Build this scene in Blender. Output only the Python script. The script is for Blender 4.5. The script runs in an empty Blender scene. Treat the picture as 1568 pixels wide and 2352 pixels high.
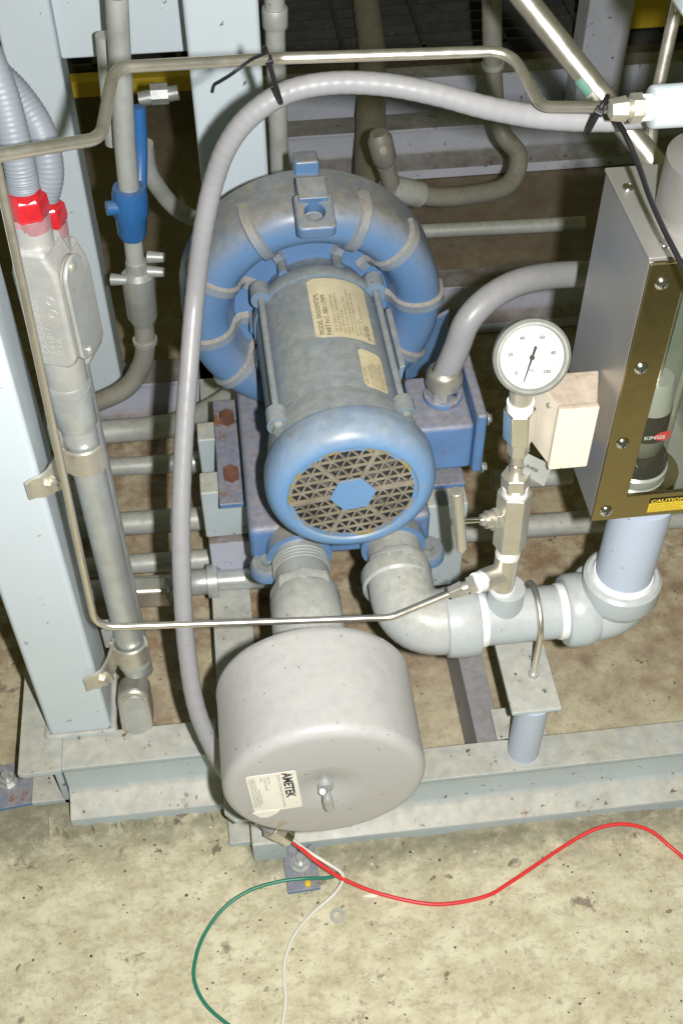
import bpy, bmesh, math, random
from mathutils import Vector, Matrix
random.seed(7)
V = Vector
PI = math.pi
sc = bpy.context.scene
col = sc.collection

# ------------------------------------------------------------------ camera
PITCH, YAW, ROLL, CAM_H = math.radians(48.18), math.radians(6.53), math.radians(-.346), 1.30
FPX = 2687.2                                    # focal length in pixels of a 1568 x 2352 picture
fw = V((math.sin(YAW)*math.cos(PITCH), math.cos(YAW)*math.cos(PITCH), -math.sin(PITCH)))
rt = V((math.cos(YAW), -math.sin(YAW), 0)); up = rt.cross(fw)
rt, up = math.cos(ROLL)*rt+math.sin(ROLL)*up, -math.sin(ROLL)*rt+math.cos(ROLL)*up
CAM = V((0, 0, CAM_H))
cd = bpy.data.cameras.new('camera'); cam = bpy.data.objects.new('camera', cd); col.objects.link(cam)
cd.sensor_fit = 'VERTICAL'; cd.sensor_height = 36; cd.lens = 36*FPX/2352; cd.clip_start = .02; cd.clip_end = 60
cam.matrix_world = Matrix(((rt.x, up.x, -fw.x, 0), (rt.y, up.y, -fw.y, 0), (rt.z, up.z, -fw.z, CAM_H), (0, 0, 0, 1)))
sc.camera = cam
def P(x, y, X=None, Y=None, Z=None, D=None):
    """world point where the sight line through picture point (x, y) meets a plane X, Y or Z = const (or lies D metres deep)"""
    r = rt*((x-784)/FPX)-up*((y-1176)/FPX)+fw
    t = D if D is not None else ((X-CAM.x)/r.x if X is not None else (Y-CAM.y)/r.y if Y is not None else (Z-CAM.z)/r.z)
    return CAM+r*t

# ------------------------------------------------------------------ light: dim greenish hall light + camera flash right of the lens
w = bpy.data.worlds.new('World'); sc.world = w; w.use_nodes = True
w.node_tree.nodes['Background'].inputs[0].default_value = (.93, 1.0, .42, 1)
w.node_tree.nodes['Background'].inputs[1].default_value = .088
ld = bpy.data.lights.new('flash', 'AREA'); ld.shape = 'RECTANGLE'; ld.size = .016; ld.size_y = .03; ld.energy = 25; ld.color = (1.0, .992, .985)
lo = bpy.data.objects.new('flash', ld); col.objects.link(lo)
lo.matrix_world = cam.matrix_world.copy(); lo.location = CAM+rt*.066+up*.004
sc.view_settings.view_transform = 'Standard'; sc.view_settings.look = 'None'
sc.view_settings.exposure = 0; sc.view_settings.gamma = 1; sc.view_settings.use_curve_mapping = False

# ------------------------------------------------------------------ materials
def mat(name, c, rough=.5, metal=0., var=.12, scale=9, dust=0., dustc=(.25, .22, .165), rust=0., rustc=(.2, .085, .035),
        spots=0., spotc=(.06, .05, .04), bump=.15, bscale=120, spec=.5, coat=0., brushed=None):
    m = bpy.data.materials.new(name); m.use_nodes = True
    nt = m.node_tree; N = nt.nodes; L = nt.links; bs = N['Principled BSDF']
    tc = N.new('ShaderNodeTexCoord'); geo = N.new('ShaderNodeNewGeometry')
    def noise(s, d=4, r=.6, vec=None):
        n = N.new('ShaderNodeTexNoise'); n.inputs['Scale'].default_value = s; n.inputs['Detail'].default_value = d; n.inputs['Roughness'].default_value = r
        L.new(vec or tc.outputs['Object'], n.inputs['Vector']); return n.outputs['Fac']
    def ramp(v, a, b, lo=0., hi=1.):
        n = N.new('ShaderNodeMapRange'); n.inputs['From Min'].default_value = a; n.inputs['From Max'].default_value = b
        n.inputs['To Min'].default_value = lo; n.inputs['To Max'].default_value = hi; L.new(v, n.inputs['Value']); return n.outputs['Result']
    def mul(a, b):
        n = N.new('ShaderNodeMath'); n.operation = 'MULTIPLY'
        for i, q in enumerate((a, b)):
            if isinstance(q, (int, float)): n.inputs[i].default_value = q
            else: L.new(q, n.inputs[i])
        n.use_clamp = True; return n.outputs[0]
    def mix(f, a, b):
        n = N.new('ShaderNodeMix'); n.data_type = 'RGBA'
        L.new(f, n.inputs['Factor'])
        for k, q in ((6, a), (7, b)):
            if isinstance(q, tuple): n.inputs[k].default_value = (*q, 1)
            else: L.new(q, n.inputs[k])
        return n.outputs[2]
    lo_ = tuple(x*(1-var) for x in c); hi_ = tuple(min(1, x*(1+var)) for x in c)
    cc = mix(ramp(noise(scale), .3, .7), lo_, hi_)
    rg = ramp(noise(scale*3), .3, .7, max(.03, rough-.07), min(1, rough+.07))
    mt = None
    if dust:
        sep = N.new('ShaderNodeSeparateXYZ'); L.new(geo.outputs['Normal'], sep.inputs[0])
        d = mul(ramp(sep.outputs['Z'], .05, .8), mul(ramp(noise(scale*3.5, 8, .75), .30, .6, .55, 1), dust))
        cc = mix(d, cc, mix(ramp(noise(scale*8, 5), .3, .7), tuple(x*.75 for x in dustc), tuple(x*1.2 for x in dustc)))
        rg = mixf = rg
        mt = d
    if rust:
        r_ = ramp(noise(scale*2.3, 7, .72), .64-.2*rust, .70-.2*rust)
        cc = mix(r_, cc, mix(noise(60), tuple(x*.6 for x in rustc), tuple(x*1.5 for x in rustc)))
        mt2 = r_
    if spots:
        s_ = mul(ramp(noise(scale*14, 3, .6), .70-.08*spots, .76-.08*spots), .85)
        cc = mix(s_, cc, spotc)
    L.new(cc, bs.inputs['Base Color']); L.new(rg, bs.inputs['Roughness'])
    bs.inputs['Metallic'].default_value = metal
    if metal and mt is not None:
        L.new(ramp(mt, 0, 1, metal, metal*.1), bs.inputs['Metallic'])
    bs.inputs['Specular IOR Level'].default_value = spec
    bs.inputs['Coat Weight'].default_value = coat; bs.inputs['Coat Roughness'].default_value = .15
    if bump:
        b = N.new('ShaderNodeBump'); b.inputs['Strength'].default_value = bump; b.inputs['Distance'].default_value = .001
        L.new(noise(bscale, 5, .65), b.inputs['Height']); L.new(b.outputs[0], bs.inputs['Normal'])
    return m

M = {}
def dm(key, *a, **k): M[key] = mat(key, *a, **k)
dm('steel', (.56, .63, .67), .42, var=.04, scale=5, dust=.25, spots=.10, bump=.08)
dm('beam', (.44, .51, .53), .5, var=.1, scale=7, dust=.9, dustc=(.44, .41, .33), rust=.05, rustc=(.22, .15, .08), spots=.45, bump=.3)
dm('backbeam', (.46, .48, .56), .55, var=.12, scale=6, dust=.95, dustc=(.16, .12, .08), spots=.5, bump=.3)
dm('blue', (.11, .212, .385), .40, var=.06, scale=11, dust=.9, dustc=(.26, .235, .18), spots=.12, bump=.12, coat=.1)
dm('bluecover', (.145, .285, .49), .35, var=.04, scale=9, dust=.8, dustc=(.285, .30, .295), rust=.06, rustc=(.30, .23, .09), spots=.1, bump=.08, coat=.15)
dm('motor', (.155, .235, .325), .5, var=.07, scale=11, dust=.85, dustc=(.31, .305, .265), spots=.15, bump=.2)
dm('bluedirty', (.10, .20, .38), .5, var=.2, scale=14, dust=.9, dustc=(.27, .24, .225), rust=.25, spots=.2, bump=.3)
dm('grillerust', (.25, .225, .175), .6, var=.4, scale=26, dust=.4, dustc=(.30, .23, .1), bump=.3)
dm('rimdirt', (.13, .25, .42), .5, var=.15, scale=20, rust=.75, rustc=(.27, .21, .08), spots=.2)
dm('ribdust', (.20, .24, .29), .55, var=.15, scale=30, dust=.95, dustc=(.34, .30, .245), bump=.2)
dm('pinkmetal', (.80, .42, .46), .25, .7, var=.1, scale=40)
dm('fanblade', (.09, .09, .095), .6, var=.3, scale=40, dust=.3, dustc=(.2, .17, .1))
dm('darkin', (.03, .03, .035), .6)
dm('rustbolt', (.14, .06, .035), .8, var=.4, scale=60, bump=.8, bscale=250)
dm('boltgrey', (.30, .33, .33), .45, .5, var=.2, scale=60, dust=.3)
dm('galv', (.52, .545, .53), .4, .55, var=.16, scale=26, dust=.35, dustc=(.33, .31, .27), spots=.15, bump=.15)
dm('galvdull', (.50, .52, .49), .5, .3, var=.2, scale=18, dust=.6, dustc=(.38, .35, .28), spots=.25, bump=.25)
dm('browngalv', (.33, .32, .28), .55, .3, var=.2, scale=18, dust=.7, dustc=(.25, .215, .16), spots=.3, bump=.3)
dm('cast', (.47, .47, .45), .42, .4, var=.1, scale=30, dust=.25, dustc=(.5, .47, .4), spots=.1, bump=.5, bscale=220)
dm('stainless', (.80, .755, .67), .36, .93, var=.06, scale=20, bump=.04)
dm('fitting', (.64, .61, .52), .36, .75, var=.1, scale=40, bump=.1)
dm('chrome', (.8, .8, .78), .15, 1., var=.04, bump=.02)
dm('plate', (.33, .27, .13), .22, .96, var=.05, scale=8, bump=.03)  # olive reflection of the dim surroundings put into the base colour
dm('meterside', (.56, .545, .52), .36, .75, var=.04, scale=5, dust=.15, dustc=(.45, .4, .3), bump=.05)
dm('pvc', (.44, .49, .51), .36, var=.07, scale=10, dust=.45, dustc=(.46, .43, .36), spots=.12, bump=.08)
dm('pvcdirty', (.46, .49, .49), .4, var=.12, scale=13, dust=.75, dustc=(.40, .38, .31), rust=.05, rustc=(.35, .27, .16), spots=.3, bump=.2)
dm('pvcblue', (.46, .53, .64), .4, var=.04, scale=8, spots=.06, bump=.05)
dm('pvcwhite', (.50, .56, .58), .35, var=.03, bump=.04)
dm('tape', (.85, .85, .84), .6, var=.04, scale=60, bump=.4, bscale=400)
dm('hose', (.275, .275, .287), .4, var=.05, scale=12, dust=.25, dustc=(.36, .33, .28), spots=.06, bump=.06)
dm('flex', (.18, .20, .225), .5, var=.06, scale=12, bump=.1)
dm('filter', (.425, .42, .41), .36, var=.02, scale=12, dust=.35, dustc=(.41, .385, .335), rust=.02, rustc=(.35, .22, .12), spots=.2, bump=.12, coat=.12)
dm('red', (.55, .02, .03), .25, .25, var=.25, scale=45, bump=.05, coat=.6)
dm('redwire', (.70, .03, .03), .4, var=.05, bump=.02)
dm('greenwire', (.02, .19, .12), .35, var=.05, bump=.02)
dm('whitewire', (.68, .66, .58), .45, var=.06, bump=.02)
dm('black', (.012, .012, .014), .38, var=.1, bump=.03)
dm('cream', (.78, .70, .57), .45, var=.05, scale=14, dust=.75, dustc=(.34, .25, .18), spots=.1, bump=.06)
dm('label', (.80, .78, .68), .5, var=.06, scale=30, spots=.05, bump=.03)
dm('oldlabel', (.66, .57, .36), .5, var=.22, scale=22, dust=.25, dustc=(.45, .38, .25), spots=.1, bump=.05)
dm('ink', (.035, .032, .03), .6, var=.1, bump=0)
dm('fadedink', (.20, .165, .10), .6, var=.25, scale=60, bump=0)
dm('orange', (.75, .25, .05), .5)
dm('yellow', (.70, .50, .03), .5, var=.06, spots=.1)
dm('dial', (.56, .56, .56), .5, var=.01, bump=0)
dm('bezel', (.34, .34, .31), .38, .5, var=.1, scale=30)
dm('valveblue', (.03, .15, .40), .35, var=.12, scale=20, dust=.3, bump=.08)
dm('greensticker', (.18, .40, .32), .5, var=.2, scale=60)
dm('grating', (.05, .05, .045), .6, var=.3, scale=20, rust=.1)
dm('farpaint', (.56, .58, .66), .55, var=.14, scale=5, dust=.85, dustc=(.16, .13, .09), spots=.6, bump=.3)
dm('graytag', (.42, .43, .40), .45, .2, var=.05)
dm('chan', (.30, .31, .35), .55, var=.15, scale=12, dust=.8, dustc=(.25, .22, .2), rust=.2, spots=.4, bump=.3)
dm('meterback', (.36, .38, .33), .5, var=.08)
dm('redprint', (.62, .04, .05), .5); dm('whiteprint', (.8, .8, .8), .5)

def glass(name, tint, gloss_r=.04, f=.12):
    m = bpy.data.materials.new(name); m.use_nodes = True; nt = m.node_tree; nt.nodes.clear()
    o = nt.nodes.new('ShaderNodeOutputMaterial'); mx = nt.nodes.new('ShaderNodeMixShader'); t = nt.nodes.new('ShaderNodeBsdfTransparent'); g = nt.nodes.new('ShaderNodeBsdfGlossy')
    t.inputs[0].default_value = (*tint, 1); g.inputs['Roughness'].default_value = gloss_r
    lw = nt.nodes.new('ShaderNodeLayerWeight'); lw.inputs[0].default_value = .35
    pw = nt.nodes.new('ShaderNodeMath'); pw.operation = 'POWER'; pw.inputs[1].default_value = 3; nt.links.new(lw.outputs['Facing'], pw.inputs[0])
    ad = nt.nodes.new('ShaderNodeMath'); ad.operation = 'MULTIPLY_ADD'; ad.inputs[1].default_value = .6; ad.inputs[2].default_value = .04; nt.links.new(pw.outputs[0], ad.inputs[0])
    nt.links.new(ad.outputs[0], mx.inputs[0]); nt.links.new(t.outputs[0], mx.inputs[1]); nt.links.new(g.outputs[0], mx.inputs[2]); nt.links.new(mx.outputs[0], o.inputs[0])
    return m
M['glass'] = glass('clear_pane', (.93, .95, .92)); M['acryl'] = glass('acrylic_tube', (.90, .91, .89), .06)
dm('satin', (.72, .72, .69), .3, .45, var=.03, bump=.02)

def concrete():
    m = bpy.data.materials.new('concrete'); m.use_nodes = True; nt = m.node_tree; N = nt.nodes; L = nt.links; bs = N['Principled BSDF']
    geo = N.new('ShaderNodeNewGeometry'); pos = geo.outputs['Position']
    def noise(s, d=5, r=.6, off=0., sx=1.):
        mp = N.new('ShaderNodeMapping'); mp.inputs['Location'].default_value = (off, off*.7, 0); mp.inputs['Scale'].default_value = (sx, 1, 1); L.new(pos, mp.inputs[0])
        n = N.new('ShaderNodeTexNoise'); n.inputs['Scale'].default_value = s; n.inputs['Detail'].default_value = d; n.inputs['Roughness'].default_value = r
        L.new(mp.outputs[0], n.inputs['Vector']); return n.outputs['Fac']
    def ramp(v, a, b, lo=0., hi=1.):
        n = N.new('ShaderNodeMapRange'); n.inputs['From Min'].default_value = a; n.inputs['From Max'].default_value = b
        n.inputs['To Min'].default_value = lo; n.inputs['To Max'].default_value = hi; L.new(v, n.inputs['Value']); return n.outputs['Result']
    def op(o, a, b):
        n = N.new('ShaderNodeMath'); n.operation = o
        for i, q in enumerate((a, b)):
            if isinstance(q, (int, float)): n.inputs[i].default_value = q
            else: L.new(q, n.inputs[i])
        n.use_clamp = True; return n.outputs[0]
    def mix(f, a, b):
        n = N.new('ShaderNodeMix'); n.data_type = 'RGBA'; L.new(f, n.inputs['Factor'])
        for k, q in ((6, a), (7, b)):
            if isinstance(q, tuple): n.inputs[k].default_value = (*q, 1)
            else: L.new(q, n.inputs[k])
        return n.outputs[2]
    c = mix(ramp(noise(26, 8, .68, 0, .75), .40, .60), (.45, .40, .245), (.65, .605, .415))
    c = mix(ramp(noise(90, 6, .7, 3, .65), .50, .62, 0, .6), c, (.33, .275, .175))
    c = mix(ramp(noise(160, 4, .7, 6), .35, .6, .35, 0), c, (.70, .65, .50))
    # grease and dirt gathered under and around the two skids
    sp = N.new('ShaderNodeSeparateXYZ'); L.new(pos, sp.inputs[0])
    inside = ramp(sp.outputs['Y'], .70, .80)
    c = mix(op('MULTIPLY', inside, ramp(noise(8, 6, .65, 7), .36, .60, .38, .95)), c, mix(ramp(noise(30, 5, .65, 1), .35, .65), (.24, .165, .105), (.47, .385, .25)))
    c = mix(op('MULTIPLY', ramp(sp.outputs['Y'], .84, .95), ramp(noise(21, 7, .7, 15), .47, .60, 0, .8)), c, mix(noise(50, 5, .7), (.16, .075, .04), (.34, .22, .12)))
    c = mix(op('MULTIPLY', ramp(sp.outputs['Y'], 1.35, 1.8), .8), c, mix(noise(12, 6, .7, 4), (.10, .075, .05), (.23, .185, .135)))  # whole floor mixed to a darker brown towards the back
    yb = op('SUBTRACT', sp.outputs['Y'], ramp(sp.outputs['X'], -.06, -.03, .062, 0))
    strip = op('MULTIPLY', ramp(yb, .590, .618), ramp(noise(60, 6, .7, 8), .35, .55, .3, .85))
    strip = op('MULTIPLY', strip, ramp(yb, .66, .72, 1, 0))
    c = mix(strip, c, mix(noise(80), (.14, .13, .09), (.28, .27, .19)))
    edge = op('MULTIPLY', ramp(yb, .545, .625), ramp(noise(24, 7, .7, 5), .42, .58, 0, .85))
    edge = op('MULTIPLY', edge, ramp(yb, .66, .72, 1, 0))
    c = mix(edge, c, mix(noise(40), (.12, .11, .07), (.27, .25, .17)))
    # oil drops and pits
    c = mix(ramp(noise(45, 4, .65, 11), .645, .68, 0, .8), c, (.13, .10, .065))
    c = mix(ramp(noise(150, 4, .7, 2), .60, .67, 0, .6), c, (.20, .155, .10))
    c = mix(ramp(noise(19, 6, .62, 21), .63, .68, 0, .75), c, (.15, .11, .075))
    L.new(c, bs.inputs['Base Color']); bs.inputs['Roughness'].default_value = .75
    b = N.new('ShaderNodeBump'); b.inputs['Strength'].default_value = .35; b.inputs['Distance'].default_value = .002; L.new(noise(90, 6, .7, 9), b.inputs['Height']); L.new(b.outputs[0], bs.inputs['Normal'])
    return m
M['concrete'] = concrete()

# ------------------------------------------------------------------ mesh helpers
def perp(d):
    d = d.normalized(); a = V((0, 0, 1)) if abs(d.z) < .9 else V((1, 0, 0))
    u = d.cross(a).normalized(); return u, d.cross(u)
def spline(pts, n=8):
    pts = [V(p) for p in pts]; out = []
    q = [2*pts[0]-pts[1]]+pts+[2*pts[-1]-pts[-2]]
    for i in range(1, len(q)-2):
        for k in range(n):
            t = k/n; a, b, c, d = q[i-1], q[i], q[i+1], q[i+2]
            out.append(.5*((2*b)+(c-a)*t+(2*a-5*b+4*c-d)*t*t+(3*b-a-3*c+d)*t**3))
    out.append(pts[-1]); return out
def fillet(pts, r, n=7):
    pts = [V(p) for p in pts]; out = [pts[0]]
    for i in range(1, len(pts)-1):
        a, b, c = pts[i-1], pts[i], pts[i+1]; u = (a-b); v = (c-b); lu, lv = u.length, v.length; u.normalize(); v.normalize()
        ang = u.angle(v); k = min(r/math.tan(ang/2), lu*.49, lv*.49)
        s, e = b+u*k, b+v*k
        for j in range(n+1):
            t = j/n; out.append((1-t)**2*s+2*t*(1-t)*(b*.85+(s+e)*.075)+t*t*e)
    out.append(pts[-1]); return out
class MB:
    def __init__(s): s.v = []; s.f = []
    def add(s, vs, fs):
        o = len(s.v); s.v += [V(x) for x in vs]; s.f += [tuple(i+o for i in f) for f in fs]; return s
    def box(s, x0, x1, y0, y1, z0, z1):
        return s.add([(x, y, z) for z in (z0, z1) for y in (y0, y1) for x in (x0, x1)], [(0, 2, 3, 1), (4, 5, 7, 6), (0, 1, 5, 4), (2, 6, 7, 3), (0, 4, 6, 2), (1, 3, 7, 5)])
    def obox(s, c, a, b, d):
        c, a, b, d = V(c), V(a), V(b), V(d)
        return s.add([c+i*a+j*b+k*d for k in (-1, 1) for j in (-1, 1) for i in (-1, 1)], [(0, 2, 3, 1), (4, 5, 7, 6), (0, 1, 5, 4), (2, 6, 7, 3), (0, 4, 6, 2), (1, 3, 7, 5)])
    def lathe(s, p0, d, prof, n=32, ref=None):
        p0, d = V(p0), V(d).normalized(); u, v = perp(d)
        if ref is not None: u = (V(ref)-V(ref).dot(d)*d).normalized(); v = d.cross(u)
        o = len(s.v); rows = []
        for t, r in prof:
            c = p0+d*t
            if r < 1e-6: rows.append([len(s.v)]); s.v.append(c)
            else:
                rows.append(list(range(len(s.v), len(s.v)+n)))
                for i in range(n): a = 2*PI*i/n; s.v.append(c+(u*math.cos(a)+v*math.sin(a))*r)
        for A, B in zip(rows, rows[1:]):
            for i in range(n):
                j = (i+1) % n
                if len(A) == 1 and len(B) == 1: continue
                if len(A) == 1: s.f.append((A[0], B[j], B[i]))
                elif len(B) == 1: s.f.append((A[i], A[j], B[0]))
                else: s.f.append((A[i], A[j], B[j], B[i]))
        return s
    def cyl(s, p0, p1, r, r1=None, n=24, ref=None):
        p0, p1 = V(p0), V(p1); l = (p1-p0).length
        return s.lathe(p0, p1-p0, [(0, 0), (0, r), (l, r1 if r1 is not None else r), (l, 0)], n, ref)
    def tube(s, pts, r, n=12, cap=True):
        pts = [V(p) for p in pts]; m = len(pts); u = None; rows = []
        for i, p in enumerate(pts):
            d = (pts[min(i+1, m-1)]-pts[max(i-1, 0)]).normalized()
            if u is None: u, _ = perp(d)
            u = (u-u.dot(d)*d).normalized(); v = d.cross(u); rr = r(i/(m-1)) if callable(r) else r
            rows.append(range(len(s.v), len(s.v)+n))
            for k in range(n): a = 2*PI*k/n; s.v.append(p+(u*math.cos(a)+v*math.sin(a))*rr)
        for A, B in zip(rows, rows[1:]):
            for i in range(n): j = (i+1) % n; s.f.append((A[i], A[j], B[j], B[i]))
        if cap: s.f.append(tuple(reversed(rows[0]))); s.f.append(tuple(rows[-1]))
        return s
    def prism(s, poly, vec):
        poly = [V(p) for p in poly]; vec = V(vec); n = len(poly)
        return s.add(poly+[p+vec for p in poly], [tuple(range(n)), tuple(range(2*n-1, n-1, -1))]+[(i, i+n, (i+1) % n+n, (i+1) % n) for i in range(n)])
    def torus(s, c, ax, R, r, n=32, k=10, a0=0., a1=2*PI, ref=None):
        c = V(c); ax = V(ax).normalized(); u, v = perp(ax)
        if ref is not None: u = (V(ref)-V(ref).dot(ax)*ax).normalized(); v = ax.cross(u)
        full = abs(a1-a0-2*PI) < 1e-4
        pts = [c+(u*math.cos(a0+(a1-a0)*i/n)+v*math.sin(a0+(a1-a0)*i/n))*R for i in range(n+1)]
        return s.tube(pts, r, k, not full)
    def platehole(s, c, a, b, d, rh, n=24):
        """rectangular plate (half vectors a, b, half thickness d) with a round hole"""
        c, a, b, d = V(c), V(a), V(b), V(d); la, lb = a.length, b.length; ua, ub = a/la, b/lb
        o = len(s.v)
        for sg in (1, -1):
            for i in range(n):
                t = 2*PI*i/n; x, y = math.cos(t), math.sin(t); k = 1/max(abs(x)/la, abs(y)/lb)
                # pull square outline, corners softened
                k = min(k, 1.12*max(la, lb)) if False else k
                s.v.append(c+d*sg+ua*x*k+ub*y*k); s.v.append(c+d*sg+ua*x*rh+ub*y*rh)
        for i in range(n):
            j = (i+1) % n; q = 2*n+o
            s.f += [(o+2*i, o+2*j, o+2*j+1, o+2*i+1), (q+2*i, q+2*i+1, q+2*j+1, q+2*j), (o+2*i, q+2*i, q+2*j, o+2*j), (o+2*i+1, o+2*j+1, q+2*j+1, q+2*i+1)]
        return s
def thing(name, label, cat, loc=(0, 0, 0), group=None):
    o = bpy.data.objects.new(name, None); col.objects.link(o); o.location = loc; o.empty_display_size = .03
    o['label'] = label; o['category'] = cat
    if group: o['group'] = group
    return o
def rootloc(o):
    p = V((0, 0, 0))
    while o is not None: p += o.location; o = o.parent
    return p
SHEAR = 0.
def part(name, mb, m, parent=None, bevel=0., ang=38, seg=2, label=None, smooth=True):
    me = bpy.data.meshes.new(name); off = rootloc(parent)
    if SHEAR: mb.v = [V((v.x+SHEAR*(v.y-.786), v.y, v.z)) for v in mb.v]
    me.from_pydata([tuple(v-off) for v in mb.v], [], mb.f)
    bm = bmesh.new(); bm.from_mesh(me); bmesh.ops.recalc_face_normals(bm, faces=bm.faces); bm.to_mesh(me); bm.free()
    me.materials.append(M[m])
    if smooth: me.shade_smooth(); me.set_sharp_from_angle(angle=math.radians(ang))
    o = bpy.data.objects.new(name, me); col.objects.link(o); o.parent = parent
    if bevel:
        b = o.modifiers.new('bevel', 'BEVEL'); b.width = bevel; b.segments = seg; b.limit_method = 'ANGLE'; b.angle_limit = math.radians(40); b.harden_normals = False
        me.shade_smooth(); me.set_sharp_from_angle(angle=math.radians(180))
        wn = o.modifiers.new('wn', 'WEIGHTED_NORMAL'); wn.keep_sharp = True
    if label: o['label'] = label
    return o
def solo(name, mb, m, label, cat, group=None, **k):
    loc = V((sum(v.x for v in mb.v)/len(mb.v), sum(v.y for v in mb.v)/len(mb.v), min(v.z for v in mb.v)))
    mb.v = [v-loc for v in mb.v]; o = part(name, mb, m, None, **k); o.location = loc
    o['label'] = label; o['category'] = cat
    if group: o['group'] = group
    return o
_tc = {}
def text(mb, s, fn, size, align='LEFT', bold=0.):
    """flat lettering: fn(u, v) maps text plane (metres) to the world"""
    s0_ = s; s = (s, bold)
    if s not in _tc:
        cu = bpy.data.curves.new('t', 'FONT'); cu.body = s0_; cu.resolution_u = 2; cu.offset = bold; o = bpy.data.objects.new('t', cu); col.objects.link(o)
        dg = bpy.context.evaluated_depsgraph_get(); me = bpy.data.meshes.new_from_object(o.evaluated_get(dg))
        _tc[s] = ([(v.co.x, v.co.y) for v in me.vertices], [tuple(p.vertices) for p in me.polygons])
        bpy.data.objects.remove(o); bpy.data.curves.remove(cu); bpy.data.meshes.remove(me)
    vs, fs = _tc[s]; wd = max(x for x, _ in vs); o = {'LEFT': 0, 'CENTER': -wd/2, 'RIGHT': -wd}[align]
    mb.add([fn((x+o)*size, y*size) for x, y in vs], fs); return wd*size
def nut(mb, p, d, r, h, n=6): return mb.cyl(p, V(p)+V(d).normalized()*h, r, n=n)
def bolt(mb, p, d, r, h):
    p = V(p); d = V(d).normalized(); mb.cyl(p, p+d*h*.25, r*1.45, n=20); mb.cyl(p+d*h*.25, p+d*h, r, r*.96, n=6); return mb
def struct(name, mb, m, **k): o = part(name, mb, m, None, **k); o['kind'] = 'structure'; return o

# ------------------------------------------------------------------ floor
mb = MB(); mb.box(-4, 5, .0, 7, -.05, 0); struct('floor', mb, 'concrete')

# ------------------------------------------------------------------ the two skids
def channel_x(x0, x1, yf, zt=.09, flange=.046, toe=.03, ztoe=.03):
    """channel along X: flush web at yf, top flange to the back, sloping bottom flange to the front"""
    pr = [(yf+flange, zt), (yf, zt), (yf, zt-.007), (yf+.003, zt-.011), (yf+.003, ztoe+.012), (yf-.004, ztoe+.003), (yf-toe, ztoe-.008), (yf-toe, .002), (yf+flange, .002), (yf+flange, zt-.012)]
    mb = MB(); mb.prism([(x0, y, z) for y, z in pr], (x1-x0, 0, 0)); return mb
L_ = thing('pipe_skid_frame', 'pale grey painted steel frame with square posts at the left, on the concrete floor', 'steel frame', (-.2, .75, 0))
part('front_beam', channel_x(-.247, -.066, .717), 'beam', L_, .0012)
mb = MB(); mb.prism([(-.297, .717, .09), (-.29, .715, .09), (-.247, .716, .09), (-.247, 1.42, .09), (-.297, 1.42, .09)], (0, 0, -.009)); mb.box(-.258, -.25, .722, 1.42, .002, .081); mb.box(-.297, -.25, .722, 1.42, .002, .011)
part('side_beam', mb, 'beam', L_, .0012)
mb = MB(); mb.box(-.262, -.189, .763, .836, .09, 1.16); part('post', mb, 'steel', L_, .006, seg=3)
mb = MB(); mb.box(-.243, -.178, 1.362, 1.43, .09, 1.0); part('post', mb, 'steel', L_, .005, seg=3)
mb = MB(); mb.box(-.025, .058, 1.27, 1.353, .09, 1.0); part('post', mb, 'steel', L_, .006, seg=3)
mb = MB(); mb.box(-.178, -.025, 1.375, 1.42, .615, .80); part('top_beam', mb, 'steel', L_, .003)
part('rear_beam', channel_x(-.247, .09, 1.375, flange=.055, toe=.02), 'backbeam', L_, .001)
# weld beads round the foot of the post
mb = MB(); mb.tube(fillet([(-.264, .84, .0915), (-.264, .761, .0915), (-.187, .761, .0915), (-.187, .84, .0915)], .004), .004, 8); part('weld_bead', mb, 'beam', L_)

Rk = thing('blower_skid_frame', 'pale grey steel channel base under the blue blower, front channel facing the camera', 'steel frame', (.2, .68, 0))
part('front_beam', channel_x(-.012, .95, .652, flange=.042, toe=.026), 'beam', Rk, .0012)
mb = MB(); mb.prism([(-.062, .64, .09), (-.05, .628, .09), (-.012, .63, .09), (-.012, 1.56, .09), (-.062, 1.56, .09)], (0, 0, -.008)); mb.box(-.03, -.022, .64, 1.56, .002, .082); mb.box(-.062, -.014, .64, 1.56, .002, .012)
part('side_beam', mb, 'beam', Rk, .0012)
mb = MB(); mb.box(.240, .270, .696, 1.55, .074, .084); mb.box(.240, .247, .696, 1.55, .002, .074); part('cross_channel', mb, 'chan', Rk, .001)
mb = MB(); mb.box(.262, .318, .662, .80, .193, .2); part('pipe_bracket', mb, 'beam', Rk, .002)
mb = MB(); mb.cyl((.290, .678, .09), (.290, .678, .193), .0185, n=32); part('bracket_leg', mb, 'pvcblue', Rk)
mb = MB(); mb.box(.262, .322, .694, .735, .0905, .094); part('shim_plate', mb, 'beam', Rk, .001)
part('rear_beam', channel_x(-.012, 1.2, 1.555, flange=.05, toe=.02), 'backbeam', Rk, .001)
mb = MB(); mb.box(-.035, .006, .618, .66, .002, .045); part('end_foot', mb, 'beam', Rk, .003)
# risers under the blower feet
for y0, y1, z0 in ((.985, 1.022, .165), (1.078, 1.112, .165)):
    mb = MB(); mb.box(-.061, .0, y0, y1, z0, .249); part('riser', mb, 'beam', Rk, .003)
mb = MB(); mb.box(-.058, .05, .975, 1.13, .09, .164); part('riser_base', mb, 'backbeam', Rk, .002)
mb = MB(); mb.box(.19, .262, .93, 1.10, .09, .249); part('riser', mb, 'beam', Rk, .003)

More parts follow.
